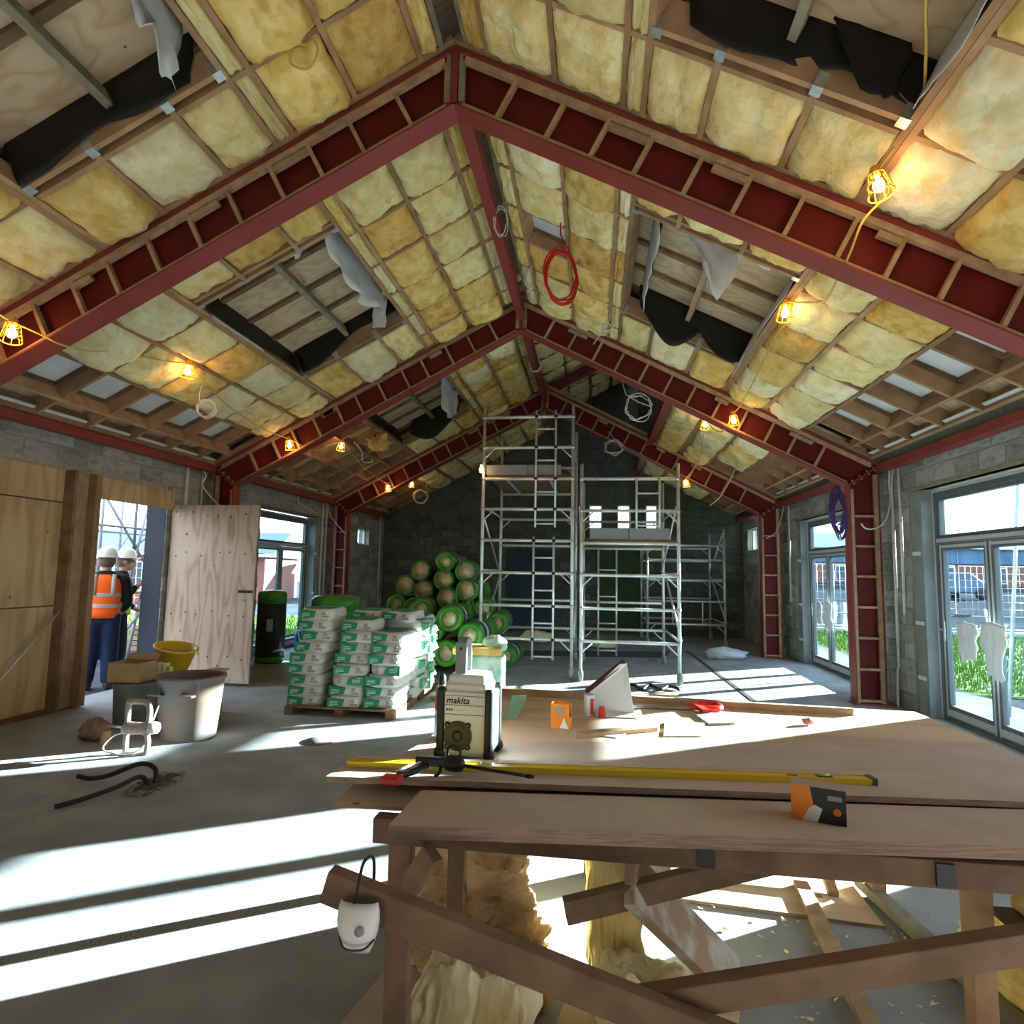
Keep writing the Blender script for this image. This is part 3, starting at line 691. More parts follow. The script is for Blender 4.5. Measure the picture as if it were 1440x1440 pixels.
# left opening after the first frame
cloth('membrane_flap', hang(-1, lambda t: (3.385, lerp(5.85,8.03,t)), lambda t: .37+.02*math.sin(t*6), seed=8, perp=True, sway=.012, n=18), M['black_m'], 'long black membrane lining on low side of middle left opening', group=G)
cloth('membrane_flap', hang(-1, lambda t: (lerp(3.36,1.74,t), 8.03), lambda t: .36-.20*t+.05*math.sin(t*8), seed=9, perp=True, sway=.012), M['black_m'], 'black membrane lining on far side of middle left opening', group=G)
cloth('membrane_flap', hang(-1, lambda t: (1.76, lerp(5.95,7.7,t)), lambda t: .34+.16*math.sin(t*3.1)+.03*math.sin(t*19), seed=10, n=22, sway=.05), M['membrane'], 'long white membrane strip on ridge side of middle left opening', group=G)
cloth('membrane_flap', hang(-1, lambda t: (lerp(2.15,2.0,t), lerp(5.80,5.95,t)), lambda t: .42*math.sin(math.pi*min(1, t*.8+.1)), n=8, seed=11), M['membrane'], 'small white membrane tab at near corner of middle left opening', group=G)
cloth('membrane_flap', hang(-1, lambda t: (lerp(2.98,2.85,t), 5.80), lambda t: .35*(1-t)+.1, n=4, seed=12), M['membrane'], 'tiny white membrane tab on near edge of middle left opening', group=G)
cloth('membrane_flap', hang(-1, lambda t: (lerp(2.0,1.78,t), 7.95), lambda t: .36+.10*t, n=6, seed=13), M['membrane'], 'white membrane corner poking below middle left opening', group=G)
cloth('membrane_flap', [[SP(-1, 3.40, lerp(5.95,7.0,j/12), .03-.06*i/2+.03*noise.noise(V((j*.7,i,3)))) for j in range(13)] for i in range(3)], M['membrane'], 'thin white membrane edge below black lining, middle left opening', group=G)
# right opening after the first frame
def lobe(t): return .30+.36*math.sin(math.pi*min(1, t/.52))**1.0 if t < .52 else .30+.22*math.sin(math.pi*(t-.52)/.48)
cloth('membrane_flap', hang(1, lambda t: (lerp(1.76,3.38,t), 7.98), lobe, n=30, seed=20, m=8), M['black_m'], 'black membrane sagging in two lobes, middle right opening', group=G)
cloth('membrane_flap', hang(1, lambda t: (1.80, lerp(5.85,7.9,t)), lambda t: .48-.10*t+.06*math.sin(t*7), seed=21, n=18), M['membrane'], 'white membrane strip on ridge side of middle right opening', group=G)
cloth('membrane_flap', hang(1, lambda t: (1.84, lerp(5.85,7.6,t)), lambda t: .34-.12*t, seed=22, n=12), M['black_m'], 'black membrane strip on ridge side of middle right opening', group=G)
cloth('membrane_flap', hang(1, lambda t: (lerp(1.92,2.66,t), lerp(5.90,6.0,t)), lambda t: .10+.98*t if t < .75 else .835-2.2*(t-.75), n=16, seed=23, sway=.05), M['membrane'], 'white triangular membrane flap hanging in middle right opening', group=G)
cloth('membrane_flap', hang(1, lambda t: (lerp(2.66,3.2,t), 5.84), lambda t: .42*math.sin(math.pi*(.15+.8*t)), n=10, seed=24), M['membrane'], 'small white rounded membrane tab in middle right opening', group=G)
cloth('membrane_flap', hang(1, lambda t: (3.385, lerp(5.9,7.95,t)), lambda t: .52-.10*math.sin(t*5), seed=25, perp=True, sway=.012, n=16), M['membrane'], 'white membrane strip on low side of middle right opening', group=G)
# left opening after the second frame
cloth('membrane_flap', hang(-1, lambda t: (3.385, lerp(10.6,12.8,t)), lambda t: .34, seed=30, perp=True, sway=.012), M['black_m'], 'black membrane lining on low side of far left opening', group=G)
cloth('membrane_flap', hang(-1, lambda t: (lerp(3.0,1.80,t), 12.75), lambda t: .32+.34*math.sin(math.pi*t), seed=31, n=16), M['black_m'], 'black membrane sagging from far left opening', group=G)
cloth('membrane_flap', hang(-1, lambda t: (1.80, lerp(11.2,12.6,t)), lambda t: .60+.16*math.sin(t*4), seed=32, n=14, sway=.06), M['membrane'], 'white membrane sheet hanging from far left opening', group=G)
cloth('membrane_flap', hang(-1, lambda t: (lerp(2.45,2.1,t), 10.6), lambda t: .40*math.sin(math.pi*(.2+.7*t)), seed=33, n=6), M['membrane'], 'small white membrane tab in far left opening', group=G)

# ================================================================== plywood hoarding in the left doorway
hd = empty('plywood_hoarding', (-6.35, 5.7, 0), label='plywood hoarding with timber studs closing the left doorway', cat='hoarding')
def hp(mb, name, m): 
    o = mb.build(name, M[m], hd); o.matrix_parent_inverse = Matrix.Translation((6.35, -5.7, 0)); return o
for (a, b, c, d) in ((4.35, 6.66, .06, 1.24), (4.35, 6.66, 1.255, 2.47), (4.35, 6.66, 2.485, 2.87)): bevel(hp(MB().box((-6.355, a, c), (-6.33, b, d)), 'plywood_sheet', 'ply_hoard'), .003)
hp(MB().box((-6.38, 4.35, 1.20), (-6.356, 6.66, 1.30)), 'light_seal_batten', 'timber_d'); hp(MB().box((-6.38, 4.35, 2.43), (-6.356, 6.66, 2.53)), 'light_seal_batten', 'timber_d'); hp(MB().box((-6.38, 4.35, .0), (-6.356, 6.66, .10)), 'light_seal_batten', 'timber_d')  # unseen battens added behind the sheet seams to stop light leaks
hp(MB().box((-6.33, 6.50, .02), (-6.19, 6.545, 2.87)), 'stud', 'timber_d'); hp(MB().box((-6.33, 6.555, .02), (-6.28, 6.80, 2.87)), 'stud', 'timber_y'); hp(MB().box((-6.38, 6.81, .02), (-6.18, 6.90, 2.87)), 'stud', 'timber')
hp(MB().box((-6.36, 6.90, 2.59), (-6.33, 8.45, 2.87)), 'header_board', 'ply_hoard'); hp(MB().box((-6.40, 4.35, 0), (-6.30, 6.98, .06)), 'sole_plate', 'timber_d')
MB().rod((-6.22, 5.62, .30), (-6.22, 6.48, 1.20), .014).build('brace_pole', M['galv'], label='thin grey pole leaning on the plywood hoarding', cat='pole')
pd = empty('plywood_door', (-6.28, 8.46, 0), label='pale plywood sheet door standing open beside the hoarding', cat='door')
o = MB().box((-.08, 0, .05), (1.32, .03, 2.665)).build('door_sheet', M['ply_door'], pd); bevel(o, .003)
kn = material('wood_knot', (.10,.055,.03), None)
rk = random.Random(5)
for z in (.42, 1.05, 1.92, 2.52):
    for k in range(6):
        x = .02+k*.225+rk.uniform(-.05, .05); MB().lathe([(.014,0),(.012,.0015),(0,.002)], (x, -.0005, z+rk.uniform(-.04,.04)), (0,-1,0), n=8).build('knot', kn, pd)
MB().box((1.08, -.012, 1.36), (1.30, 0, 1.40)).build('bolt', M['black'], pd); MB().box((1.15, -.006, 1.24), (1.22, 0, 1.27)).build('latch_plate', M['grey'], pd)
MB().box((-.08, .03, .3), (1.32, .065, .39)).build('ledge', M['timber_y'], pd); MB().box((-.08, .03, 2.2), (1.32, .065, 2.29)).build('ledge', M['timber_y'], pd)

tag(MB().box((-6.71, 8.372, 0), (-6.405, 8.385, 2.88)).build('trim_7', material('skylit_blue_reveal', (.035,.047,.07), None, rough=.7)), kind='structure', label='added sheet beside the open left doorway, sky-blue shade in its colour')  # thin sheet added; the skylight's blue cast and shade are in its colour
# ================================================================== outside
gm = material('site_ground', (.06,.068,.08), (.10,.105,.115), 1.2, rough=1, detail=8, spec=0)
MB().box((-60, -30, -.30), (WXL-.31, 75, -.07)).build('ground_left', gm, kind='structure')
rows = []
for j in range(29):
    y = -30+j*4.5; rows.append([V((x, y, -.06 if y < 20 else -.06+(y-20)*.045)) for x in (WXR+.31, 8, 14, 22, 32, 46, 70)])
MB().grid(rows, smooth=False).build('ground_right', material('asphalt', (.030,.034,.040), (.05,.055,.06), 3, rough=1, spec=0), kind='structure')
MB().box((WXR+.31, 2, -.06), (5.9, 30, -.03)).build('paving', material('pale_paving', (.15,.155,.16), (.11,.115,.12), 4, rough=1, spec=0), kind='structure')
def grass_patch(name, x0, x1, y0, y1, n, label, seed):
    rn = random.Random(seed); mb = MB()
    mb.box((x0, y0, -.06), (x1, y1, -.025))
    for _ in range(n):
        x, y = rn.uniform(x0, x1), rn.uniform(y0, y1); h = rn.uniform(.05, .16); a = rn.uniform(0, 6.28); dx, dy = math.cos(a)*.02, math.sin(a)*.02; lx, ly = rn.uniform(-.06,.06), rn.uniform(-.06,.06)
        mb.add([(x-dx,y-dy,-.03),(x+dx,y+dy,-.03),(x+lx,y+ly,h)], [(0,1,2)])
    return mb.build(name, material('grass', (.05,.11,.018), (.10,.17,.035), 9, rough=1, spec=.05), label=label, cat='grass', kind='stuff')
grass_patch('grass', 5.9, 13, 10.5, 21, 9000, 'bright green grass strip outside the right-hand doors', 1)
grass_patch('grass', -16, -8.0, 14, 21, 3000, 'green grass beyond the left-hand glazed door', 2)
for k, (y, h) in enumerate(((21.1, .12), (22.6, .10))):
    MB().box((5, y, -.06), (24, y+.18, h)).build('kerb', material('kerb', (.34,.35,.35), None, rough=.9), label='%s concrete kerb running beyond the grass' % ['nearer','farther'][k], cat='kerb')
# right: long clad building, car, fence, props
bl = empty('clad_building', (28, 50, .9), label='long blue-grey clad building beyond the road outside', cat='building')
def bp(mb, name, m_): return mb.build(name, m_, bl)
navy = material('blue_cladding', (.05,.10,.17), (.08,.15,.24), 2, (1,1,.2), rough=.6); brickm = material('brick_wall', (.16,.075,.06), (.22,.11,.085), 8, rough=.9)
bp(MB().box((-18, 0, 0), (22, 10, 2.0)), 'wall', brickm); bp(MB().box((-18, -.1, 2.0), (22, 10, 3.1)), 'cladding', navy)
bp(MB().prism([(-18.3,-.4,3.1),(-18.3,10.4,3.1),(-18.3,5,4.6)], (40.6,0,0)), 'roof', material('slate_roof', (.09,.12,.16), None, rough=.7))
wm = material('window_dark', (.04,.07,.10), None, rough=.15); fm = material('window_white_frame', (.5,.5,.48), None)
for k in range(11):
    x = -16.6+k*3.5
    f = bp(MB().box((x,-.06,.55), (x+1.5,.02,1.75)), 'window', fm); MB().box((x+.08,-.09,.63), (x+1.42,-.055,1.67)).build('pane', wm, f)
for k in range(10):
    bp(MB().box((-17+k*4,-.14,2.0), (-16.92+k*4,-.1,3.1)), 'cover_strip', material('strip', (.14,.22,.32), None))
car = empty('parked_car', (19.0, 36.2, .66), .3, label='dark blue parked car on the road beyond the grass', cat='car')
cm = material('car_paint', (.03,.08,.16), None, rough=.25, spec=.6)
prof = [(-2.1,.35),(-2.1,.72),(-1.85,.92),(-1.0,.98),(-.45,1.42),(.75,1.45),(1.45,1.0),(2.0,.92),(2.15,.62),(2.12,.35)]
o = MB().prism([(x,-.82,z) for x, z in prof], (0,1.64,0)).build('body', cm, car); bevel(o, .08, 3)
MB().prism([(x,-.835,z) for x, z in ((-.82,.99),(-.40,1.35),(.70,1.38),(1.20,1.0))], (0,.02,0)).build('side_window', wm, car)
MB().prism([(-.50,-.70,1.41),(-.50,.70,1.41),(-.98,.74,1.0),(-.98,-.74,1.0)], (-.03,0,.01)).build('windscreen', wm, car)
for x in (-1.35, 1.35):
    for y in (-.80, .80):
        w = MB().lathe([(.12,-.1),(.32,-.1),(.34,-.05),(.34,.05),(.32,.1),(.12,.1)], (x,y,.34), (0,1,0)).build('wheel', M['black'], car)
MB().box((-2.14,-.7,.62), (-2.09,-.4,.75)).build('headlight', M['white'], car); MB().box((-2.14,.4,.62), (-2.09,.7,.75)).build('headlight', M['white'], car)
def mesh_fence(name, p, q, h, label, n):
    e = empty(name, p, label=label, cat='fence'); p = V(p); q = V(q); d = q-p
    for k in range(n):
        a = d*(k/n); b = d*((k+1)/n-.01)
        m = MB()
        m.tube([a, a+V((0,0,h)), b+V((0,0,h)), b, a], .02, 6)
        pn = m.build('panel_frame', M['galv'], e)
        w = MB()
        for i in range(1, 12): w.rod(a.lerp(b, i/12), a.lerp(b, i/12)+V((0,0,h)), .005, 4)
        for i in range(1, 7): w.rod(a+V((0,0,h*i/7)), b+V((0,0,h*i/7)), .005, 4)
        w.build('mesh_infill', M['galv'], pn)
        MB().box(tuple(a-V((.3,.12,.06))), tuple(a+V((.3,.12,.08)))).build('foot_block', M['dkgrey'], e)
    return e
mesh_fence('site_fence', (9, 27, .28), (26, 27, .28), 2.0, 'wire mesh site fence outside the right-hand doors', 6)
mesh_fence('site_fence', (-24, 18.5, -.07), (-11, 16, -.07), 2.0, 'wire mesh site fence outside the left doorway', 5)
for k, (p, q, lb) in enumerate((((6.3,10.6,-.03),(8.3,14.4,1.1),'grey prop sloping over the grass outside'), ((5.4,9.0,-.03),(6.6,10.4,3.6),'tall raking scaffold tube outside the near glazed doors'), ((6.9,13.2,-.03),(6.9,13.2,4.6),'upright scaffold tube outside the near glazed doors'), ((7.4,18.0,-.03),(7.4,18.0,5),'upright scaffold tube outside the far glazed doors'), ((7.4,18.0,3.0),(10.5,24.0,.2),'raking scaffold tube outside the far glazed doors'))):
    MB().rod(p, q, .024).build('scaffold_tube', M['tube_backlit'], label=lb, cat='tube', group='scaffold tubes outside right')
# left: scaffold, house, stacked timber
sc = empty('facade_scaffold', (-8.6, 10.2, -.07), label='galvanised tube scaffold standing outside the left doorway', cat='scaffold')
def sp_(p, q, r=.024):
    o = MB().rod(V(p)-V((-8.6,10.2,-.07)), V(q)-V((-8.6,10.2,-.07)), r).build('tube', M['tube_backlit'], sc); return o
for p, q in (((-8.6,9.66,-.07),(-8.6,9.66,4.6)), ((-8.6,9.0,2.44),(-8.6,13.0,2.42)), ((-8.62,9.72,2.95),(-8.62,11.3,1.23)), ((-8.58,10.85,3.4),(-8.58,10.25,.9)), ((-8.64,11.3,2.58),(-8.64,10.1,1.83)), ((-8.6,10.46,1.9),(-8.6,10.44,4.6)), ((-8.6,11.2,1.2),(-8.6,10.2,.35)), ((-8.6,10.75,1.2),(-8.6,10.48,-.07)), ((-8.6,10.97,-.07),(-8.6,10.97,4.6)), ((-9.7,9.7,-.07),(-9.7,9.7,4.6)), ((-9.7,11.4,-.07),(-9.7,11.4,4.6)), ((-9.7,9,2.4),(-9.7,13,2.4)), ((-8.6,12.9,-.07),(-8.6,12.9,4.6)), ((-9.7,9.6,.2),(-9.7,11.6,2.3)), ((-8.6,12.8,.1),(-8.6,14.6,2.3)), ((-8.6,14.6,-.07),(-8.6,14.6,4.6)), ((-8.6,12.6,2.1),(-8.6,15.0,2.1))): sp_(p, q)
for k in range(4): 
    o = MB().box((-.9+k*.24, -.1, 1.27), (-.68+k*.24, 3.6, 1.31)).build('scaffold_board', M['timber_g'], sc)
hs = empty('brick_house', (-22, 27, -.07), .25, label='brick house with blue-grey roof far outside the left doorway', cat='house')
MB().box((-6,0,0), (6,7,2.5)).build('wall', material('red_brick', (.26,.10,.075), (.32,.13,.10), 9, rough=.9), hs)
MB().prism([(-6.4,-.5,2.3),(-6.4,7.5,2.3),(-6.4,3.5,3.7)], (12.8,0,0)).build('roof', material('blue_slate', (.06,.10,.17), None, rough=.6), hs)
MB().box((-6.4,-.55,2.3), (6.4,-.45,2.45)).build('gutter', M['white'], hs)
for x in (-4.6, -1.0, 2.6):
    f = MB().box((x,-.06,.7), (x+1.7,.02,2.0)).build('window', fm, hs); MB().box((x+.08,-.08,.78), (x+1.62,-.055,1.92)).build('pane', wm, f)
hs2 = empty('far_shed', (-11.2, 33, -.07), label='low blue shed far outside the left doorway', cat='shed')
MB().box((-3,0,0), (3,4,2.4)).build('wall', navy, hs2); MB().prism([(-3.2,-.2,2.4),(3.2,-.2,2.4),(3.2,4.2,2.9),(-3.2,4.2,2.9)], (0,0,.1)).build('roof', material('tin_roof', (.16,.24,.32), None), hs2)
MB().box((-1,-.04,0), (1,.0,2.1)).build('shed_door', material('cyan_door', (.12,.30,.40), None), hs2)
for k in range(5):
    tag(MB().box((-9.9+.03*(k%2), 12.0, -.07+k*.11), (-8.9+.04*(k%3), 14.2, .02+k*.11)).build('timber_pack', M['timber_g' if k % 2 else 'timber_y']), label='pack of grey boards outside the left doorway, %s from the ground' % ORD[k], cat='timber', group='stacked boards outside')
# white protective film tied round the door handles
def rag(name, c, w, h, label, seed, n=14, th=.035):
    """limp plastic sheet folded over a handle: two hanging sides with creases"""
    rn = V((seed*3.1, seed*1.7, 0)); rows = []
    for j in range(n+1):
        t = j/n; row = []
        for i in range(n+1):
            s_ = i/n*2-1
            ww = w/2*(.80+.16*math.sin(t*2.4+seed)+.14*noise.noise(V((t*3, 0, seed))+rn))
            edge = .05*noise.noise(V((t*6, s_*2, 3))+rn)
            y = s_*ww+edge*abs(s_); z = h*(.5-t)+.05*noise.noise(V((s_*2.2, t*1.0, 7))+rn)*(t+.2)-.03*abs(s_)*(1-t)
            x = -th*(1-abs(s_)**3)*(.5+.5*math.sin(math.pi*min(1, t*1.1+.1)))-.022*noise.noise(V((s_*5, t*2.5, 1))+rn)
            row.append(V(c)+V((x, y, z)))
        rows.append(row)
    o = MB().grid(rows).build(name, WRAP, label=label, cat='wrapping', group='wrapped door handles'); mod(o, 'SOLIDIFY', thickness=.004)
    return o
WRAP = material('white_wrap', (.80,.82,.84), None, rough=.35)
rag('handle_wrap', (4.27, 7.76, 1.04), .40, .46, 'white plastic wrapped on left handle of near glazed doors', 1)
rag('handle_wrap', (4.27, 7.30, 1.00), .46, .60, 'white plastic wrapped on right handle of near glazed doors', 2)
rag('handle_wrap', (4.27, 12.42, 1.08), .34, .42, 'white plastic wrapped on left handle of far glazed doors', 3)
rag('handle_wrap', (4.27, 11.98, 1.05), .50, .50, 'white plastic wrapped on right handle of far glazed doors', 4)
# ================================================================== scaffold towers
def castor(e, p):
    x, y, _ = p
    c = MB().lathe([(.03,-.03),(.082,-.03),(.088,-.016),(.088,.016),(.082,.03),(.03,.03)], (x, y-.02, .088), (1,.15,0), n=18).build('castor_wheel', material('castor_tyre', (.34,.36,.30), None, rough=.5), e)
    MB().box((x-.04, y-.045, .09), (x+.04, y+.03, .165)).build('castor_bracket', material('castor_bracket', (.42,.43,.34), None, rough=.5), e)
    MB().rod((x, y, .16), (x, y, .34), .018, 8).build('jack_leg', M['galv'], e)
def tower(x0, x1, y0, y1, rails, top, label, lean=0):
    e = empty('scaffold_tower', ((x0+x1)/2, (y0+y1)/2, 0), label=label, cat='scaffold', group='aluminium scaffold towers')
    c = V(((x0+x1)/2, (y0+y1)/2, 0))
    def put(mb, name, m='alu', par=None):
        o = mb.build(name, M[m], par or e)
        if par is None: o.matrix_parent_inverse = Matrix.Translation(-c)
        return o
    e_ = e
    for yy in (y0, y1):
        for x in (x0, x1): put(MB().rod((x, yy, .17), (x, yy, top), .029, 10), 'leg')
        for i, z in enumerate(rails):
            if yy == y1 and z > top-.6 and i > 4: continue
            put(MB().rod((x0, yy-.0, z), (x1, yy, z), .027, 10), 'rail')
            if i % 2 == 0:
                for x, s in ((x0, 1), (x1, -1)): put(MB().rod((x, yy, z-.20), (x+s*.19, yy, z-.02), .013, 6), 'knee_brace')
            for x in (x0, x1): put(MB().lathe([(.034,-.03),(.034,.03)], (x, yy, z), n=10), 'coupler', 'galv')
    for x in (x0, x1):
        zz = rails[0]
        put(MB().rod((x+.03, y0, zz+.05), (x+.03, y1, zz+1.15), .018, 8), 'diagonal_brace'); put(MB().rod((x-.03, y1, zz+1.15), (x-.03, y0, zz+2.2), .018, 8), 'diagonal_brace')
        for z in rails[::2]: put(MB().rod((x, y0, z+.04), (x, y1, z+.04), .018, 8), 'side_rail')
    for p in ((x0,y0,0),(x1,y0,0),(x0,y1,0),(x1,y1,0)):
        ch0 = set(e.children); castor(e, p)
        for o in set(e.children)-ch0: o.matrix_parent_inverse = Matrix.Translation(-c)
    return e, put
def ladder(put, xa, xb, y, z0, z1, step, zoff, name='ladder'):
    for x in (xa, xb): put(MB().rod((x, y, z0), (x, y, z1), .019, 8), 'ladder_stile')
    z = z0+zoff
    while z < z1:
        put(MB().rod((xa, y, z), (xb, y, z), .016, 8), 'ladder_rung'); z += step
def clamps(put, xs, y, zs):
    for x in xs:
        for z in zs: put(MB().lathe([(.028,-.022),(.03,0),(.028,.022)], (x, y, z), n=8), 'clip', 'black')
R1 = [.628, 1.178, 1.726, 2.275, 2.81, 3.334, 3.88, 4.415]
e1, put = tower(-1.90, -.36, 10.3, 12.4, R1, 4.62, 'tall aluminium scaffold tower standing left of the shorter one')
ladder(put, -.99, -.655, 10.27, 2.50, 4.52, .545, .06); ladder(put, -1.01, -.67, 10.26, .30, 2.34, .545, .05); clamps(put, (-.99, -.655), 10.27, R1[4:]); clamps(put, (-1.01, -.67), 10.26, R1[:4])
put(MB().box((-1.84, 10.34, 3.37), (-.42, 12.36, 3.41)), 'platform_deck', 'timber_d'); put(MB().box((-1.86, 10.33, 3.41), (-1.14, 10.355, 3.58)), 'toe_board', 'grey'); put(MB().box((-1.13, 10.33, 3.41), (-.56, 10.355, 3.58)), 'toe_board', 'grey')
for z in (3.36,): 
    for x in (-1.5, -.75): put(MB().bar((x, 10.34, z-.02), (x, 12.36, z-.02), .05, .03), 'deck_bearer')
R2 = [.638, 1.168, 1.712, 2.238, 2.774, 3.307]
e2, put = tower(-.205, 1.36, 10.15, 12.4, R2, 3.56, 'shorter aluminium scaffold tower in front of the small windows')
ladder(put, .69, 1.06, 10.12, 2.48, 3.32, .53, .05); ladder(put, .09, .45, 12.42, .12, 2.24, .53, .10)
put(MB().box((-.16, 10.2, 2.27), (1.30, 12.35, 2.31)), 'platform_deck', 'timber_d'); put(MB().box((-.07, 10.19, 2.31), (.56, 10.215, 2.49)), 'toe_board', 'grey'); put(MB().box((.575, 10.19, 2.31), (1.22, 10.215, 2.49)), 'toe_board', 'grey')
e3, put = tower(1.30, 3.12, 15.3, 17.2, [.55, 1.1, 1.6, 2.1, 2.45], 2.86, 'dim scaffold tower in the dark far right corner')
for x in (1.9, 2.6): put(MB().rod((x, 15.3, .55), (x, 15.3, 1.1), .018, 8), 'guard_post')
bl_ = MB().lathe([(0,-.07),(.02,-.065),(.034,-.03),(.03,.0),(.014,.035),(.014,.06)], (-1.92, 10.16, 3.49), n=12)
bl_.build('clip_lamp_bulb', M['bulb'], label='bare lit bulb clipped to the tall scaffold tower platform', cat='bulb')

# ================================================================== bagged plaster on pallets
def pallet(c, w, d, label):
    e = empty('pallet', c, label=label, cat='pallet', group='pallets under the bags')
    for k in range(5): MB().box((-w/2, -d/2+k*(d-.1)/4, .085), (w/2, -d/2+.1+k*(d-.1)/4, .105)).build('board', M['timber_d'], e)
    for k in range(3): MB().box((-w/2+k*(w-.1)/2, -d/2, .0), (-w/2+.1+k*(w-.1)/2, d/2, .085)).build('bearer', M['timber_d'], e)
pallet((-2.98, 7.55, 0), 1.35, 1.0, 'brown pallet under the front of the bag stack'); pallet((-2.98, 8.62, 0), 1.35, 1.0, 'brown pallet under the back of the bag stack')
paper = material('bag_paper', (.62,.60,.54), (.54,.52,.46), 5, rough=.8, rand=.06)
gprint = material('green_bag_print', (.02,.25,.12), None, rough=.6); dprint = material('grey_bag_print', (.33,.33,.31), None, rough=.7); wprint = material('pale_bag_print', (.70,.78,.70), None, rough=.7)
def bag_meshes(seed, W=.41, D=.56, H=.136):
    rn = V((seed*7.3, seed*2.9, 0)); rows = []
    n = 28; m = 10
    for j in range(m+1):
        t = j/m; z = H*t; pinch = 1-.10*abs(2*t-1)**3
        row = []
        for i in range(n):
            a = 2*math.pi*i/n; ca, sa = math.cos(a), math.sin(a)
            q = (abs(ca)**7+abs(sa)**7)**(-1/7)
            nz = 1+.035*noise.noise(V((ca*1.8, sa*1.8, t*2))+rn)
            row.append(V((ca*q*W/2*pinch*nz, sa*q*D/2*pinch*nz, z+.012*noise.noise(V((ca*2, sa*2, 5))+rn))))
        rows.append(row)
    mb = MB().grid(rows, True, True)
    for rr, zz in ((rows[0], 0), (rows[-1], H)):
        c = V((0, 0, zz+(.012 if zz else 0))); k = len(rr); mb.add(rr+[c], [(i, (i+1) % k, k) for i in range(k)], True)
    body = mb.mesh('bag', paper)
    y = -D/2-.016
    pr = MB(); pr.prism([(-.198,y,.010),(-.02,y,.032),(.005,y,.108),(-.198,y,.128)], (0,.028,0))
    p1 = pr.mesh('bag_print', gprint)
    pr = MB()
    for k in range(3): pr.box((-.17+k*.004, y-.003, .05+k*.015), (-.07, y, .055+k*.015))
    pr.box((-.17, y-.003, .03), (-.13, y, .038))
    p2 = pr.mesh('bag_lettering', wprint)
    pr = MB(); pr.box((.07,y+.004,.035), (.16,y+.024,.055)); pr.box((.08,y+.004,.068), (.12,y+.024,.10)); p3 = pr.mesh('bag_small_print', dprint)
    pr = MB(); pr.prism([(-.15,-.24,H+.006),(.17,-.24,H+.006),(.13,.2,H+.006),(-.12,.2,H+.006)], (0,0,.008)); p4 = pr.mesh('bag_top_print', gprint)
    return body, p1, p2, p3, p4
BAGS = [bag_meshes(i) for i in range(4)]
def bag(x, y, z, rz, label, seed, flip=False, top=False, tilt=0):
    me = BAGS[seed % 4]
    o = inst(me[0], 'plaster_bag', loc=(x, y, z), rot=(0, tilt, rz), label=label, cat='bag', group='green printed plaster bags')
    for m_, nm in zip(me[1:4], ('green_print', 'lettering', 'small_print')):
        c = inst(m_, nm, o)
        if flip: c.rotation_euler = (0, 0, math.pi) if False else (0, math.pi, 0); c.location = (0, 0, .136)
    if top: inst(me[4], 'top_print', o)
rb = random.Random(21)
zz = .106
for k in range(9):
    off = (-.055 if k < 5 else .04)
    bag(-3.40+off+rb.uniform(-.02,.02), 7.42+rb.uniform(-.03,.02), zz+k*.130-.03, rb.uniform(-.12,.05), 'green and white bag, %s from floor, front left column of stack' % ORD[k], k, top=k in (4, 8))
for k in range(7):
    bag(-2.93+(-.02 if k < 3 else .0)+.015*k+rb.uniform(-.02,.02), 7.40+rb.uniform(-.03,.03), .09+k*.128, rb.uniform(-.05,.10), 'green and white bag, %s from floor, front middle column of stack' % ORD[k], k+1, flip=k == 2)
for k in range(7):
    bag(-2.50+(.0 if k < 3 else .02)+.008*k+rb.uniform(-.015,.015), 7.42+rb.uniform(-.03,.03), .09+k*.128, rb.uniform(-.10,.02), 'green and white bag, %s from floor, front right column of stack' % ORD[k], k+2, flip=k == 3, top=k == 6)
bag(-2.86, 7.46, .09+7*.128, .08, 'green and white bag crowning the front middle column', 3, top=True)
for j, x in enumerate((-3.40, -2.95, -2.50)):
    for k in range(9 if j else 8):
        bag(x+rb.uniform(-.02,.02), 8.05+rb.uniform(-.03,.03), .09+k*.122, rb.uniform(-.08,.08)+(math.pi/2 if j == 2 and k % 2 else 0), 'green and white bag, %s from floor, back %s column of stack' % (ORD[k], ['left','middle','right'][j]), k+j, top=True)
for k in range(8):
    bag(-2.56+rb.uniform(-.03,.03), 8.68+rb.uniform(-.03,.03), .09+k*.124, math.pi/2+rb.uniform(-.1,.1), 'green and white bag, %s from floor, rearmost column of stack' % ORD[k], k, top=k == 7, tilt=-.06 if k == 7 else 0)

for k, (p, q) in enumerate((((-2.12,8.2,.03),(-1.75,9.4,.03)), ((-2.02,8.15,.075),(-2.12,9.3,.075)))):
    MB().bar(p, q, .12, .04).build('loose_plank', M['timber_y'], label=['orange plank on the floor right of the bag stack', 'upper orange plank lying across another beside bag stack'][k], cat='plank', group='planks beside the bags')
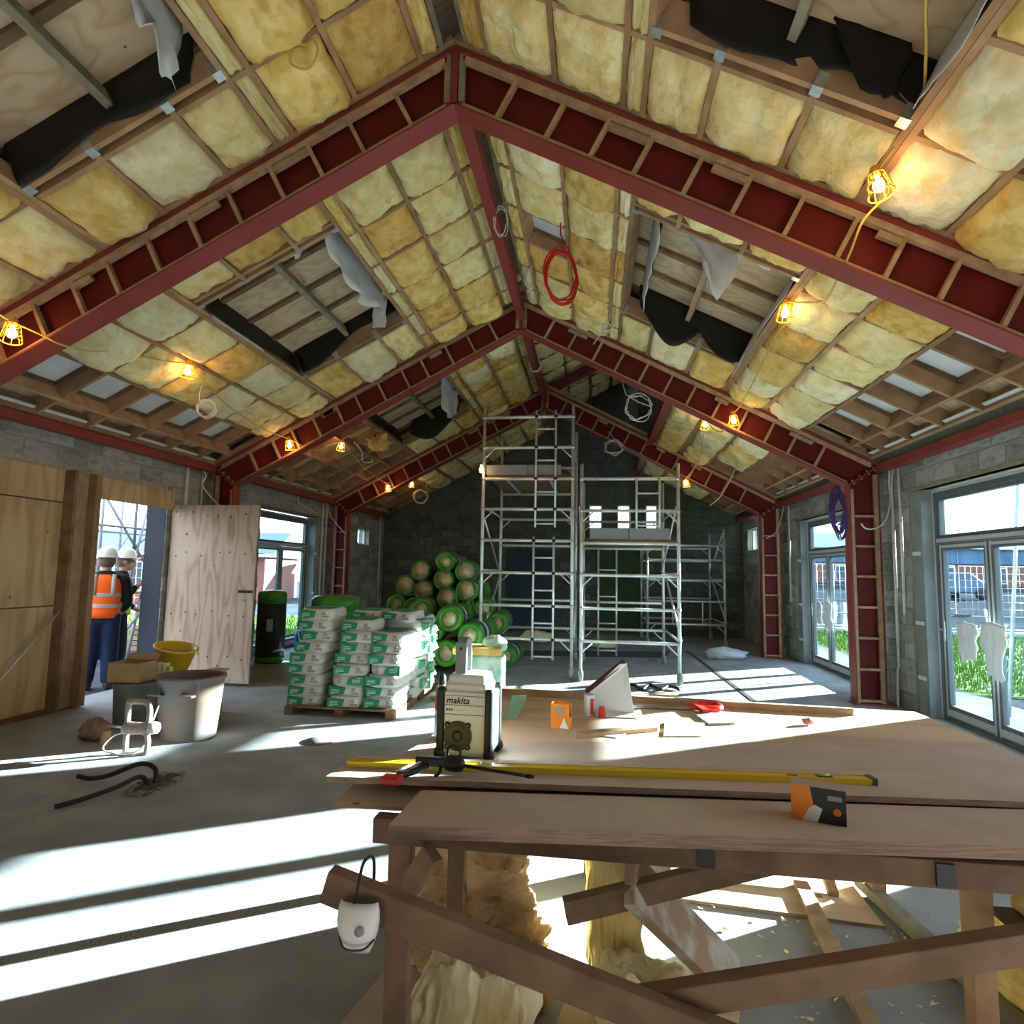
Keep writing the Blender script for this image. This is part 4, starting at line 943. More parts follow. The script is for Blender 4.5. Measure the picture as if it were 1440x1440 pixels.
# ================================================================== insulation rolls
beige = material('roll_core', (.84,.70,.48), (.72,.56,.35), 14, rough=1, bump=.6, bscale=50)
band = material('roll_band', (.03,.035,.03), None, rough=.35); bandw = material('roll_label', (.55,.57,.55), None, rough=.4)
def roll_meshes(r=.195, L=1.2, open_end=False):
    rc = r*(.62 if not open_end else .86)
    w = MB().lathe([(rc*.98,.035),(rc,.0),(rc+(r-rc)*.6,-.012),(r*.97,.02),(r,.07),(r*1.01,L*.5),(r,L-.05),(r*.9,L),(0,L)], (0,0,0), (0,1,0), n=22).mesh('wrapper', M['green'])
    prof = []; k = 7
    for i in range(k*2+1):
        rr = rc*(1-i/(k*2)); prof.append((max(rr, 0), .02+(.012 if i % 2 else 0)))
    c = MB().lathe(prof, (0,0,0), (0,1,0), n=20).mesh('spiral_core', beige)
    b = MB().lathe([(r*1.012,.22),(r*1.016,.23),(r*1.016,.62),(r*1.012,.63)], (0,0,0), (0,1,0), n=22).mesh('print_band', band)
    b2 = MB().lathe([(r*1.018,.36),(r*1.02,.362),(r*1.02,.47),(r*1.018,.472)], (0,0,0), (0,1,0), n=22).mesh('label_band', bandw)
    return w, c, b, b2
ROLL = [roll_meshes(), roll_meshes(open_end=True)]
rr_ = random.Random(4)
def roll(x, y, z, kind, label, sc=1, rz=None):
    ms = ROLL[kind]; o = inst(ms[0], 'insulation_roll', loc=(x, y, z), rot=(rr_.uniform(-.03,.03), rr_.uniform(0,6.28), rr_.uniform(-.12,.12) if rz is None else rz), scale=(sc,1,sc*rr_.uniform(.94,1)), label=label, cat='insulation', group='green wrapped insulation rolls')
    for m_, nm in zip(ms[1:], ('core', 'print_band', 'label')): inst(m_, nm, o)
RP = [(-2.70,10.9,1.90,0,'green insulation roll at the very top of the pile'), (-2.29,10.8,1.73,1,'beige-ended insulation roll right of the topmost one'), (-2.69,10.8,1.57,1,'beige-ended roll directly under the topmost one'), (-2.25,10.7,1.40,1,'beige-ended roll at pile right, beside the tall scaffold leg'), (-3.18,11.0,1.73,1,'beige-ended roll high on the left of the pile'), (-3.46,11.0,1.45,1,'pale torn-ended roll on the pile left edge'), (-3.08,10.9,1.37,1,'pale-ended roll in the middle left of the pile'), (-2.57,10.6,1.25,1,'tilted beige-ended roll in the middle of the pile'), (-3.62,11.0,1.10,0,'green roll behind the bags at the pile far left'), (-2.91,10.2,1.07,0,'green roll half hidden just above the bags'), (-2.31,9.7,.97,0,'large green roll with round beige core, front of the pile'), (-2.66,9.9,.70,0,'green roll just right of the sunlit bags'), (-2.00,9.85,.70,0,'green roll behind the radio handle'), (-1.96,10.9,1.08,0,'green roll seen through the tall scaffold frame, upper'), (-1.75,11.1,.80,0,'green roll seen through the tall scaffold frame, lower'), (-2.38,9.8,.40,0,'lowest visible green roll above the spray can'), (-3.25,10.8,1.05,0,'green roll wedged behind the bag stack'), (-2.29,10.9,1.10,0,'green roll behind the large front roll'),
      (-3.62,10.9,.60,0,'hidden green roll low at pile left'), (-3.22,10.7,.45,0,'hidden green roll low behind bags'), (-2.84,10.5,.22,0,'hidden green roll on floor behind bags'), (-2.0,10.5,.25,0,'green roll on the floor by the scaffold leg'), (-3.5,10.8,.20,0,'hidden green roll on floor far left'), (-1.60,11.2,.20,0,'green roll on the floor behind the tall scaffold')]
for p in RP: roll(p[0], p[1], p[2], p[3], p[4], sc=1.12 if p[1] < 10 else 1)
def standing_roll(c, r, h, label, capm, bodym, group=None):
    e = empty('standing_roll', c, label=label, cat='roll')
    MB().lathe([(r*.9,0),(r,.03),(r*1.02,h*.5),(r,h-.10)], n=24).build('wrapper', bodym, e)
    MB().lathe([(r*1.01,h-.22),(r*1.02,h-.06),(r*.93,h-.005),(r*.5,h+.02),(.06,h+.03),(0,h+.03)], n=24).build('top_film', capm, e)
    MB().lathe([(r*1.03,.02),(r*1.035,.10),(r*1.03,.12)], n=24).build('bottom_film', capm, e)
    MB().box((r*.2,-r*1.02,h*.45), (r*.6,-r*.86,h*.62)).build('label', bandw, e)
    return e
standing_roll((-5.92, 10.75, 0), .25, 1.30, 'dark green and black roll standing by the left glazed door', M['green'], band)
standing_roll((-4.15, 9.55, 0), .38, 1.30, 'bright green topped roll standing behind the bag stack', M['green'], M['green'])
bb = empty('blue_bundle', (-5.55, 12.0, 0), label='blue plastic wrapped bundle on floor by left glazed door', cat='bundle')
o = MB().box((-.42,-.3,0), (.42,.3,.50)).build('wrap', M['blue'], bb); bevel(o, .10, 4)
MB().tube(catmull([(-.3,-.31,.45),(-.2,-.33,.2),(-.1,-.32,.42),(.05,-.33,.2),(.2,-.32,.44)], 5), .012, 6).build('strap', M['white'], bb)
pk = empty('wrapped_pack', (-1.5, 8.45, 0), .1, label='green film wrapped insulation pack behind the radio', cat='pack')
pf = material('pale_green_film', (.30,.55,.38), (.62,.72,.66), 5, rough=.3, lo=.42, hi=.58)
o = MB().box((-.36,-.25,0), (.30,.25,.62)).build('film', pf, pk); bevel(o, .07, 4)
o = MB().box((-.40,-.29,.62), (.26,.22,.72)).build('yellow_batt', M['ins_yel'], pk); bevel(o, .02)
o = MB().sphere((.14,.0,.74), .16, 18, 12, (1.1,.9,.8)).build('loose_film', pf, pk)
for v_ in o.data.vertices: v_.co += V((noise.noise(v_.co*9), noise.noise(v_.co*9+V((5,0,0))), noise.noise(v_.co*9+V((0,7,0)))))*.05

# ================================================================== left foreground: tubs, mixer, debris, floor box
dust = material('dusty_pink_plastic', (.23,.15,.105), (.18,.145,.125), 5, rough=.85, c3=(.16,.18,.20), s3=3, detail=8)
tub = empty('plastic_tub', (-4.12, 5.95, 0), label='big dusty pinkish plastic tub standing on the floor', cat='tub')
o = MB().lathe([(0,.0),(.255,.0),(.27,.012),(.325,.585),(.345,.60),(.345,.625),(.325,.63),(.312,.60),(.258,.03),(0,.025)], n=36).build('body', dust, tub)
o.scale = (1,.9,1)
for s in (-1, 1):
    MB().box((-.075+s*.16, -.325, .46), (.075+s*.16, -.255, .475)).build('grip', dust, tub)
gb = empty('grey_tub', (-4.98, 6.28, 0), .05, label='grey rubbish tub behind the pinkish tub, box on top', cat='tub')
o = MB().lathe([(0,0),(.20,0),(.215,.02),(.235,.44),(.25,.45),(.25,.475),(.23,.475),(.20,.03),(0,.03)], n=28).build('body', material('grey_tub', (.13,.15,.14), (.19,.20,.18), 6, rough=.6), gb)
cb = empty('open_carton', (-5.02, 6.22, .478), .08, label='brown cardboard carton sitting on the grey tub', cat='carton')
m = MB(); m.box((-.17,-.13,0), (.17,.13,.01)); m.box((-.18,-.14,.01), (.18,-.13,.21)); m.box((-.18,.13,.01), (.18,.14,.21)); m.box((-.18,-.13,.01), (-.17,.13,.21)); m.box((.17,-.13,.01), (.18,.13,.21)); m.build('carton_body', M['card'], cb)
MB().prism([(-.18,.14,.21),(.18,.14,.21),(.18,.22,.27),(-.18,.22,.27)], (0,0,.006)).build('flap', M['card'], cb)
sup = MB(); sup.box((-5.10,6.62,0), (-4.45,7.05,.44)); o = sup.build('brown_carton', M['card'], label='low brown carton behind the tubs by the doorway', cat='carton'); bevel(o, .006)
ybk = empty('yellow_bucket', (-4.98, 6.80, .445), label='yellow bucket tipped over on the carton behind the tubs', cat='bucket')
ax = V((.20,-.06,.97)).normalized()
MB().lathe([(0,0),(.16,0),(.165,.01),(.225,.29),(.245,.295),(.245,.315),(.22,.315),(.157,.015),(0,.012)], (0,0,.035), ax, n=28).build('bucket_body', M['yellow'], ybk)
MB().tube(catmull([V((0,0,.035))+ax*.29+V((.2*math.cos(t), .2*math.sin(t), -.05*math.sin(t))) for t in (0,.8,1.6,2.4,3.14)], 4), .006, 6).build('bail', M['galv'], ybk)
cl = material('cream_plastic', (.62,.55,.33), None, rough=.5)
for k, (x, z) in enumerate(((-4.84,.44), (-4.76,.44))):
    m = MB(); m.box((x-.03,6.42,z), (x-.008,6.47,z+.20)); m.box((x+.03,6.42,z), (x+.052,6.47,z+.17)); m.box((x-.03,6.42,z+.09), (x+.052,6.47,z+.12)); m.box((x-.045,6.41,z+.17), (x+.0,6.48,z+.21))
    o = m.build('plastic_clamp', cl, label='%s cream plastic clamp hooked on the grey tub rim' % ['left','right'][k], cat='clamp', group='cream clamps'); bevel(o, .005)
cs = MB()
for k in range(4): cs.box((-4.52+.02*k,6.60,.445+k*.028), (-4.38+.04*k,6.85,.467+k*.028))
cs.build('brown_crate_scraps', M['card'], label='brown slatted scraps beside the tipped yellow bucket', cat='scraps')
# paddle mixer
mx = empty('paddle_mixer', (-4.20, 5.33, 0), label='dusty paddle mixer with two loop handles lying by tub', cat='mixer')
mm_ = material('dusty_mixer', (.36,.27,.22), (.48,.42,.38), 9, rough=.6)
def loop(zc, w, h): return [V((x*w/2, 0, zc+z*h/2)) for x, z in ((-1,-.7),(-.95,-1),(.7,-1),(.95,-.75),(1,.35),(.6,1),(-.8,1),(-1,.75))]
for zc in (.37, .10): MB().tube(catmull(loop(zc, .22, .20), 5, True), .025, 8, closed=True).build('loop_handle', mm_, mx)
MB().rod((-.115,0,0), (-.095,0,.48), .016, 8).build('spine', mm_, mx)
MB().lathe([(.0,-.16),(.045,-.15),(.055,-.10),(.055,.07),(.045,.10),(0,.10)], (.02,0,.235), (1,.1,.05), n=18).build('motor', mm_, mx)
MB().lathe([(0,.09),(.05,.10),(.058,.12),(.05,.17),(0,.18)], (.02,0,.235), (1,.1,.05), n=18).build('motor_cap', M['white'], mx)
MB().rod((-.13,0,.235), (-.42,.12,.20), .010, 8).build('shaft', M['galv'], mx)
MB().tube(catmull([(-.05,.03,.2),(-.22,-.02,.16),(-.30,-.05,.05),(-.18,-.06,.012),(-.02,-.04,.012),(.08,.02,.10),(.1,.06,.28),(.12,.1,.42)], 6), .007, 6).build('power_cord', M['white'], mx)
def crumple(name, c, r, mat_, label, cat, seed, sc=(1,1,.5), amp=.45, n=16, m=10):
    rn = V((seed*5.7, seed*3.3, seed)); rows = []
    for j in range(m+1):
        t = math.pi*j/m
        row = []
        for i in range(n):
            a = 2*math.pi*i/n; d = V((math.sin(t)*math.cos(a), math.sin(t)*math.sin(a), math.cos(t)))
            k = 1+amp*noise.noise(d*2.2+rn)+amp*.5*noise.noise(d*5+rn)
            p = V((d.x*r*sc[0]*k, d.y*r*sc[1]*k, d.z*r*sc[2]*k)); p.z = max(p.z, -r*sc[2]*.8); row.append(V(c)+p)
        rows.append(row)
    return MB().grid(rows[::-1], True, True).build(name, mat_, label=label, cat=cat)
crumple('rag_heap', (-4.93, 5.68, .09), .13, material('brown_rag', (.20,.13,.09), (.30,.20,.14), 9, rough=.95), 'crumpled brown rag lying left of the mixer', 'rag', 1, (1.2,.8,.85))
o = MB().lathe([(0,0),(.045,0),(.05,.01),(.038,.14),(0,.14)], (-4.68,5.52,0), n=14).build('paper_cup', M['card'], label='small beige cup on floor left of the mixer', cat='cup')
crumple('plastic_bag', (2.75, 13.5, .09), .42, material('white_polythene', (.62,.66,.72), (.50,.54,.60), 6, rough=.35), 'crumpled white polythene sheet on the far floor', 'plastic sheet', 2, (1,.55,.30))
pit = empty('floor_box', (-3.47, 4.65, 0), label='broken-out floor box in the concrete with hoses rising', cat='floor box')
MB().prism([(-.10,-.21,.002),(.11,-.25,.002),(.07,.24,.002),(-.07,.18,.002)], (0,0,.006)).build('recess', material('dark_recess', (.05,.048,.042), (.12,.11,.10), 20, rough=1), pit)
rk = random.Random(8); rub = material('rubble', (.22,.21,.18), None, rough=1)
for k in range(16):
    a = k/16*6.28; x, y = .11*math.cos(a)*1.1, .25*math.sin(a); s = rk.uniform(.012,.03)
    o = MB().box((x-s,y-s*1.3,0), (x+s,y+s*1.3,s*.9)).build('rubble', rub, pit)
MB().tube(catmull([(-.02,.02,.0),(-.06,.06,.10),(-.20,.06,.13),(-.38,-.03,.06),(-.50,-.09,.045),(-.61,-.10,.06)], 7), .019, 10).build('hose', M['black'], pit)
MB().tube(catmull([(-.03,-.04,.0),(-.10,-.05,.07),(-.15,-.25,.05),(-.24,-.45,.03),(-.32,-.60,.025)], 7), .018, 10).build('hose', M['black'], pit)
# floor clutter near the shorter tower
MB().tube(catmull([(.45,9.6,.02),(.6,9.75,.05),(.72,9.5,.03),(.85,9.72,.06),(1.0,9.55,.03),(1.15,9.8,.04),(1.28,9.62,.03)], 6), .025, 8).build('cable_tangle', M['black'], label='black cable tangle on floor below the shorter scaffold', cat='cable')
o = MB().box((.78,8.95,.0), (1.18,9.08,.07)).build('timber_offcut', M['timber_y'], label='short timber offcut below the shorter scaffold tower', cat='timber')
crumple('insulation_scrap', (-1.35, 15.1, .16), .32, M['ins_cream'], 'torn insulation lump by the back wall behind tall scaffold', 'insulation', 5, (1.1,.6,.5))
crumple('insulation_scrap', (.25, 14.6, .06), .30, M['ins_cream'], 'flat insulation scrap behind the shorter scaffold', 'insulation', 6, (1,.6,.2))
mt_ = MB().prism([(-1.9,12.75,.004),(-1.8,13.6,.004),(1.7,14.3,.004),(1.5,13.3,.004)], (0,0,.008)); mt_.build('floor_mat', material('dark_mat', (.06,.065,.07), None, rough=.7), label='dark rubber mat on floor behind the scaffold towers', cat='mat')
# ================================================================== makeshift bench
wb = empty('workbench', (.5, 3.0, 0), label='makeshift timber trestle bench in the foreground', cat='workbench')
def bpart(mb, name, m='timber_backlit', bv=.003):
    o = mb.build(name, M[m], wb); o.matrix_parent_inverse = Matrix.Translation((-.5, -3.0, 0))
    if bv: bevel(o, bv)
    return o
bpart(MB().box((-.767, 2.16, .79), (1.90, 2.225, .875)), 'bearer', 'timber_backlit')
bpart(MB().box((-.80, 3.70, .78), (1.90, 3.77, .875)), 'bearer', 'timber_backlit')
for x in (-.2, .75, 1.65): bpart(MB().box((x-.03, 2.225, .80), (x+.03, 3.70, .875)), 'joist', 'timber_backlit')
bpart(MB().box((-.71, 2.17, 0), (-.63, 2.23, .79)), 'leg'); bpart(MB().bar((-.665, 2.20, .60), (-.54, 2.13, .79), .045, .07), 'knee', 'timber_backlit')
bpart(MB().box((-.60, 2.62, 0), (-.53, 2.68, .80)), 'leg'); bpart(MB().box((-.70, 3.72, 0), (-.63, 3.79, .78)), 'leg'); bpart(MB().box((-.05, 3.72, 0), (.02, 3.79, .78)), 'leg')
bpart(MB().box((1.38, 2.58, 0), (1.46, 2.65, .80)), 'leg', 'timber'); bpart(MB().box((1.50, 3.70, 0), (1.57, 3.78, .78)), 'leg', 'timber')
bpart(MB().bar((-.75, 1.75, .855), (.95, 1.75, .385), .05, .088), 'brace', 'timber_backlit'); bpart(MB().bar((.10, 1.80, .585), (1.70, 1.80, 1.0-.01), .05, .075), 'brace', 'timber_backlit')
bpart(MB().bar((-.10, 2.42, .49), (1.1, 2.68, .74), .05, .085), 'brace', 'timber_backlit')
for x in (.34, 1.06): bpart(MB().box((x, 2.150, .80), (x+.055, 2.16, .868)), 'bracket', 'dkgrey', 0)
# boards on the bench: each its own thing
def board(poly, z, th, m, label, name='board', em=None):
    c = sum((V((p[0], p[1], 0)) for p in poly), V())/len(poly); c.z = z
    mb = MB(); n = len(poly)
    lo = [V((p[0], p[1], z))-c for p in poly]; hi = [v+V((0,0,th)) for v in lo]
    mb.add(lo+hi, [list(range(n))[::-1], [n+i for i in range(n)]]); mb.mat(1); mb.add(lo+hi, [(i, (i+1) % n, n+(i+1) % n, n+i) for i in range(n)])
    o = mb.build(name, [M[m], M[em or 'mdf_edge']], label=label, cat='board'); o.location = c
    return o
board([(-.935,2.22),(1.9,2.38),(1.9,2.86),(-.955,2.49)], .877, .014, 'ply', 'lower plywood board sticking out at the bench left end')
board([(-.640,1.975),(1.94,2.225),(1.94,2.52),(-.625,2.27)], .892, .022, 'mdf', 'lower of two brown boards along bench front edge')
board([(-.645,1.966),(1.95,2.215),(1.95,2.53),(-.63,2.285)], .915, .022, 'mdf', 'upper brown board along the front edge of the bench')
board([(-.90,2.50),(1.96,2.60),(2.03,3.50),(-.81,2.98)], .893, .028, 'mdf', 'brown board across the middle of the bench under level')
board([(-.81,2.99),(2.03,3.51),(2.0,4.23),(-.75,4.38)], .880, .038, 'ply', 'plywood sheet forming the far half of the bench')
board([(-1.007,2.295),(1.95,2.535),(1.94,2.84),(-.985,2.56)], .938, .022, 'mdf', 'long brown board lying diagonally under the yellow level')
ZT = .961; ZM = .919
# spirit level
lv = empty('spirit_level', (.05, 2.52, ZT), .0833, label='long yellow spirit level lying along the bench', cat='spirit level')
m = MB(); m.box((-1.01,-.026,0), (1.01,-.022,.022)); m.box((-1.01,.022,0), (1.01,.026,.022)); m.box((-1.01,-.022,.002), (1.01,.022,.020)); o = m.build('bar', M['yellow'], lv)
for s in (-1, 1): 
    o = MB().box((s*1.01,-.027,-.0), (s*1.03,.027,.024)).build('end_cap', M['yellow' if s < 0 else 'dkgrey'], lv)
for x in (-.47, .84): 
    MB().box((x-.028,-.018,.020), (x+.028,.018,.0225)).build('vial_window', M['dkgrey'] if x > 0 else material('clear_vial', (.6,.62,.55), None, rough=.2), lv); MB().rod((x-.02,0,.024), (x+.02,0,.024), .005).build('vial', material('vial_fluid', (.5,.65,.1), None, rough=.1), lv)
MB().box((.70,-.006,.020), (.74,.006,.0212)).build('mark', M['black'], lv)
# site radio
rd = empty('site_radio', (-.555, 2.80, ZM+.003), -.06, label='white and black site radio with carry handle on bench', cat='radio')
W, D, HH = .125, .10, .33
o = MB().box((-W+.025,-D+.012,.012), (W-.025,D-.012,HH)).build('case', M['white'], rd); bevel(o, .02, 3)
o = MB().prism([(-W+.03,-D+.02,HH-.03),(W-.03,-D+.02,HH-.03),(W-.042,-D+.03,HH+.035),(-W+.042,-D+.03,HH+.035)], (0,2*D-.05,0)).build('battery_hood', M['white'], rd); bevel(o, .015, 3)
o = MB().box((-W+.032,-D+.002,.03), (W-.032,-D+.014,HH-.035)).build('front_panel', material('white_panel', (.66,.66,.64), None, rough=.4), rd); bevel(o, .006)
for z in (.195, .235, .275): MB().box((-W+.036,-D,z), (W-.036,-D+.003,z+.0018)).build('panel_line', M['dkgrey'], rd)
for s in (-1, 1):
    for yy in (-D, D-.03):
        o = MB().box((s*(W-.034),yy-.006,.0), (s*(W+.002),yy+.034,HH-.02)).build('bumper', M['black'], rd); bevel(o, .012, 3)
    MB().sphere((s*(W-.012),-D+.008,.028), .026, 12, 8).build('corner_foot', M['black'], rd); MB().sphere((s*(W-.012),D-.012,.028), .026, 12, 8).build('corner_foot', M['black'], rd)
    o = MB().box((s*(W-.028),-D+.035,.03), (s*(W-.004),D-.035,HH-.04)).build('side_panel', M['white'], rd); bevel(o, .008)
sp = MB().lathe([(.060,.0),(.064,.008),(.058,.014),(.050,.008),(.030,.002),(.022,.006),(.0,.010)], (-.028,-D+.004,.105), (0,-1,0), n=28).build('speaker', material('speaker_cone', (.05,.045,.02), None, rough=.45), rd)
MB().lathe([(.0,.012),(.012,.011),(.022,.007)], (-.028,-D+.003,.105), (0,-1,0), n=18).build('dust_cap', M['dkgrey'], sp)
for a in (.785, 2.356, 3.927, 5.498): MB().lathe([(.012,.0),(.012,.010),(.0,.011)], (-.028+.066*math.cos(a),-D+.004,.105+.066*math.sin(a)), (0,-1,0), n=10).build('speaker_lug', M['black'], sp); MB().lathe([(.0055,.011),(.0,.013)], (-.028+.066*math.cos(a),-D+.004,.105+.066*math.sin(a)), (0,-1,0), n=8).build('screw', M['galv'], sp)
hpts = catmull([(-.035,-.035,HH-.01),(-.035,-.04,HH+.07),(-.035,-.035,HH+.16),(-.035,.0,HH+.185),(-.035,.05,HH+.17),(-.035,.06,HH+.10),(-.035,.055,HH)], 5)
m = MB(); prev = None
for a, b in zip(hpts, hpts[1:]): m.bar(a, b+(b-a)*.15, .042, .012, (0,1,.01))
m.build('carry_handle', M['grey'], rd)
o = MB().box((-.062,-.054,HH-.03), (-.008,-.034,HH+.175)).build('handle_arm', M['grey'], rd); bevel(o, .008, 3)
for z in (HH-.005, HH+.145): MB().lathe([(.007,0),(.007,.004),(0,.005)], (-.035,-.052,z), (0,-1,0), n=10).build('handle_screw', M['dkgrey'], rd)
def text(s, size, loc, rot, mat_, parent, name, shear=0, ext=.0006):
    c = bpy.data.curves.new(name, 'FONT'); c.body = s; c.size = size; c.extrude = ext; c.shear = shear; c.offset = size*.018
    o = bpy.data.objects.new(name, c); COL.objects.link(o)
    dg = bpy.context.evaluated_depsgraph_get(); me = bpy.data.meshes.new_from_object(o.evaluated_get(dg)); bpy.data.objects.remove(o)
    me.materials.clear(); me.materials.append(mat_)
    q = bpy.data.objects.new(name, me); COL.objects.link(q); q.parent = parent; q.location = loc; q.rotation_euler = rot
    return q
text('makita', .040, (-W+.040,-D+.0015,.243), (math.pi/2,0,0), M['black'], rd, 'brand_lettering', .25)
m_ = MB()
for k in range(3): m_.box((-W+.042+k*.011,-D+.0005,.211), (-W+.050+k*.011,-D+.0018,.219))
m_.build('small_print', M['dkgrey'], rd)
MB().box((-.045,-D+.0005,.214), (-.005,-D+.0018,.2155)).build('panel_line', M['grey'], rd)
# foam cans behind the radio
def can(c, r, h, label, bm_, capm, ringm=None, tall=.05):
    e = empty('foam_can', c, label=label, cat='can', group='spray cans')
    MB().lathe([(0,0),(r*.92,0),(r,.006),(r,h-.03),(r*.9,h-.012),(r*.55,h)], n=24).build('can_body', bm_, e)
    MB().lathe([(r*.5,h),(r*.55,h+.005),(r*.5,h+tall*.7),(r*.3,h+tall),(0,h+tall)], n=18).build('cap', capm, e)
    if ringm: MB().lathe([(r*1.005,h*.55),(r*1.01,h*.56),(r*1.01,h*.80),(r*1.005,h*.81)], n=24).build('label_band', ringm, e)
silver = material('silver_can', (.62,.63,.64), None, rough=.25, metal=.8)
can((-.735, 2.995, ZM+.003), .033, .27, 'silver spray can with red label left of the radio', silver, M['black'], M['redp'])
can((-.66, 3.12, ZM), .045, .33, 'dark capped silver canister with orange band behind radio', silver, M['black'], M['orange'], .055)
# foam gun
fg = empty('foam_gun', (-.56, 2.40, ZT+.002), -.05, label='black and red foam gun lying on the bench boards', cat='foam gun')
fg.scale = (.80,.80,.80)
MB().rod((.07,0,.045), (.40,.005,.018), .0085, 10).build('barrel', M['black'], fg); MB().lathe([(.010,0),(.011,.02),(.006,.04),(0,.042)], (.385,.005,.019), (1,0,-.08), n=10).build('nozzle', M['black'], fg)
o = MB().box((-.16,-.018,.03), (.075,.018,.075)).build('gun_body', M['black'], fg); bevel(o, .008)
MB().lathe([(.036,-.035),(.038,-.02),(.038,.02),(.030,.045),(.012,.055)], (.03,0,.05), (1,0,-.05), n=20).build('collar', M['black'], fg)
MB().tube(catmull([V((.03+.033*math.cos(t), .0, .10+.033*math.sin(t))) for t in [i*.7854 for i in range(8)]], 3, True), .007, 8, closed=True).build('basket_ring', M['black'], fg)
MB().tube(catmull([(-.10,-.01,.035),(-.14,-.06,.022),(-.19,-.13,.018),(-.21,-.17,.018)], 4), [.016]*13, 10).build('grip', M['black'], fg)
o = MB().box((-.255,-.225,.0), (-.165,-.150,.035)).build('grip_butt', M['redp'], fg); bevel(o, .01)
MB().tube(catmull([(-.03,-.015,.035),(-.02,-.06,.025),(-.03,-.10,.018)], 4), .008, 8).build('trigger', M['black'], fg)
MB().tube(catmull([(-.13,-.015,.05),(-.16,-.07,.05),(-.205,-.14,.04)], 4), .008, 8).build('can_fork', M['galv'], fg)
# screw box
sb = empty('screw_box', (.755, 2.265, .938), -.30, label='orange and black screw box near the bench front edge', cat='box')
o = MB().box((-.082,-.035,0), (.082,.035,.112)).build('carton_body', M['black'], sb)
MB().prism([(-.083,-.0355,.0),(-.005,-.0355,.0),(-.025,-.0355,.112),(-.083,-.0355,.112)], (0,-.001,0)).build('orange_panel', M['orange'], sb)
MB().prism([(-.050,-.0367,.0),(-.004,-.0367,.0),(.012,-.0367,.045),(-.01,-.0367,.055),(-.03,-.0367,.04)], (0,-.0005,0)).build('white_swoosh', M['white'], sb)
MB().box((-.083,-.036,.112), (.083,.036,.1135)).build('lid', material('lid_print', (.50,.30,.20), (.30,.28,.27), 8, rough=.35), sb)
MB().lathe([(.012,0),(.012,.001),(0,.001)], (.055,-.0355,.04), (0,-1,0), n=14).build('round_badge', M['orange'], sb); MB().box((.028,-.0362,.075), (.07,-.035,.09)).build('grey_print', M['grey'], sb)
# far-bench clutter
orb = empty('small_orange_carton', (-.17, 3.38, ZM), -.15, label='upright open orange carton on the far bench', cat='carton')
m = MB(); m.box((-.05,-.035,0), (.05,-.033,.13)); m.box((-.05,.033,0), (.05,.035,.13)); m.box((-.05,-.033,0), (-.048,.033,.13)); m.box((.048,-.033,0), (.05,.033,.13)); m.build('carton_body', M['orange'], orb)
MB().prism([(.0,-.0365,.005),(.048,-.0365,.005),(.022,-.0365,.06)], (0,-.001,0)).build('white_triangle', M['white'], orb); MB().box((-.028,-.0372,.085), (.02,-.0355,.115)).build('grey_logo', M['grey'], orb)
MB().prism([(.05,-.033,.06),(.05,.033,.06),(.13,.04,.14),(.13,-.02,.14)], (0,.002,0)).build('flap', M['card'], orb)
board([(-.06,3.28),(.12,3.22),(.20,3.36),(.04,3.42)], ZM+.001, .004, 'membrane', 'white paper scrap beside the orange carton', 'paper_scrap', 'membrane')
cw = empty('white_carton', (.12, 3.78, ZM), .25, label='white and red open carton standing on the far bench', cat='carton')
cw.scale = (.95,.95,.9)
wc = material('white_card', (.66,.68,.70), None, rough=.6)
m = MB(); m.prism([(.10,-.10,0),(.10,.14,0),(.10,.14,.31),(.10,.06,.31)], (.006,0,0)); m.prism([(-.16,.0,0),(.10,-.10,0),(.10,.06,.31),(.06,.06,.31),(-.16,.02,.12)], (0,.005,0)); m.build('side', wc, cw)
MB().prism([(-.17,.005,.12),(.10,.065,.312),(.10,.12,.33),(-.17,.05,.14)], (0,0,.006)).build('lid', material('dark_red_card', (.18,.02,.02), (.10,.05,.04), 8, rough=.6), cw)
MB().box((-.19,-.07,0), (-.14,.0,.13)).build('end_flap', wc, cw); MB().box((-.165,-.072,.01), (-.145,-.070,.11)).build('red_stripe', M['redp'], cw)
MB().prism([(-.14,-.10,.002),(.14,-.16,.002),(.16,-.05,.03),(-.10,.0,.03)], (0,0,.005)).build('bottom_flap', wc, cw); MB().prism([(-.13,-.105,.004),(-.08,-.115,.004),(-.09,-.11,.07),(-.12,-.10,.07)], (0,-.004,0)).build('red_flap', M['redp'], cw)
hsw = empty('hand_saw', (.58, 4.0, ZM), .12, label='hand saw with red handle lying on the far bench', cat='saw')
MB().prism([(-.36,-.02,.008),(.05,-.06,.008),(.05,.05,.008),(-.36,.02,.008)], (0,0,.0015)).build('blade', material('saw_blade', (.42,.44,.46), None, rough=.3, metal=.7), hsw)
m = MB().tube(catmull([(.05,-.055,.018),(.16,-.075,.018),(.20,-.02,.018),(.19,.05,.018),(.12,.06,.018),(.04,.04,.018)], 5, True), .018, 10, closed=True); m.build('handle', M['redp'], hsw)
tr_ = empty('paint_scraper', (.68, 3.76, ZM), .2, label='grey plastic trowel beside the hand saw on bench', cat='trowel')
MB().prism([(-.08,-.16,.0),(.08,-.14,.0),(.07,.10,.0),(-.07,.10,.0)], (0,0,.012)).build('blade', M['grey'], tr_); MB().box((-.02,.08,.012), (.02,.20,.035)).build('handle', M['redp'], tr_)
o = MB().bar((-.72,4.20,ZM+.02), (1.56,4.04,ZM+.02), .04, .04).build('timber_batten', M['timber'], label='long slim batten lying along the far bench edge', cat='timber')
board([(-.08,3.17),(.34,3.40),(.33,3.46),(-.09,3.24)], ZM+.001, .02, 'timber_y', 'short pale timber strip on the bench below white carton', 'timber_strip', 'timber_y')
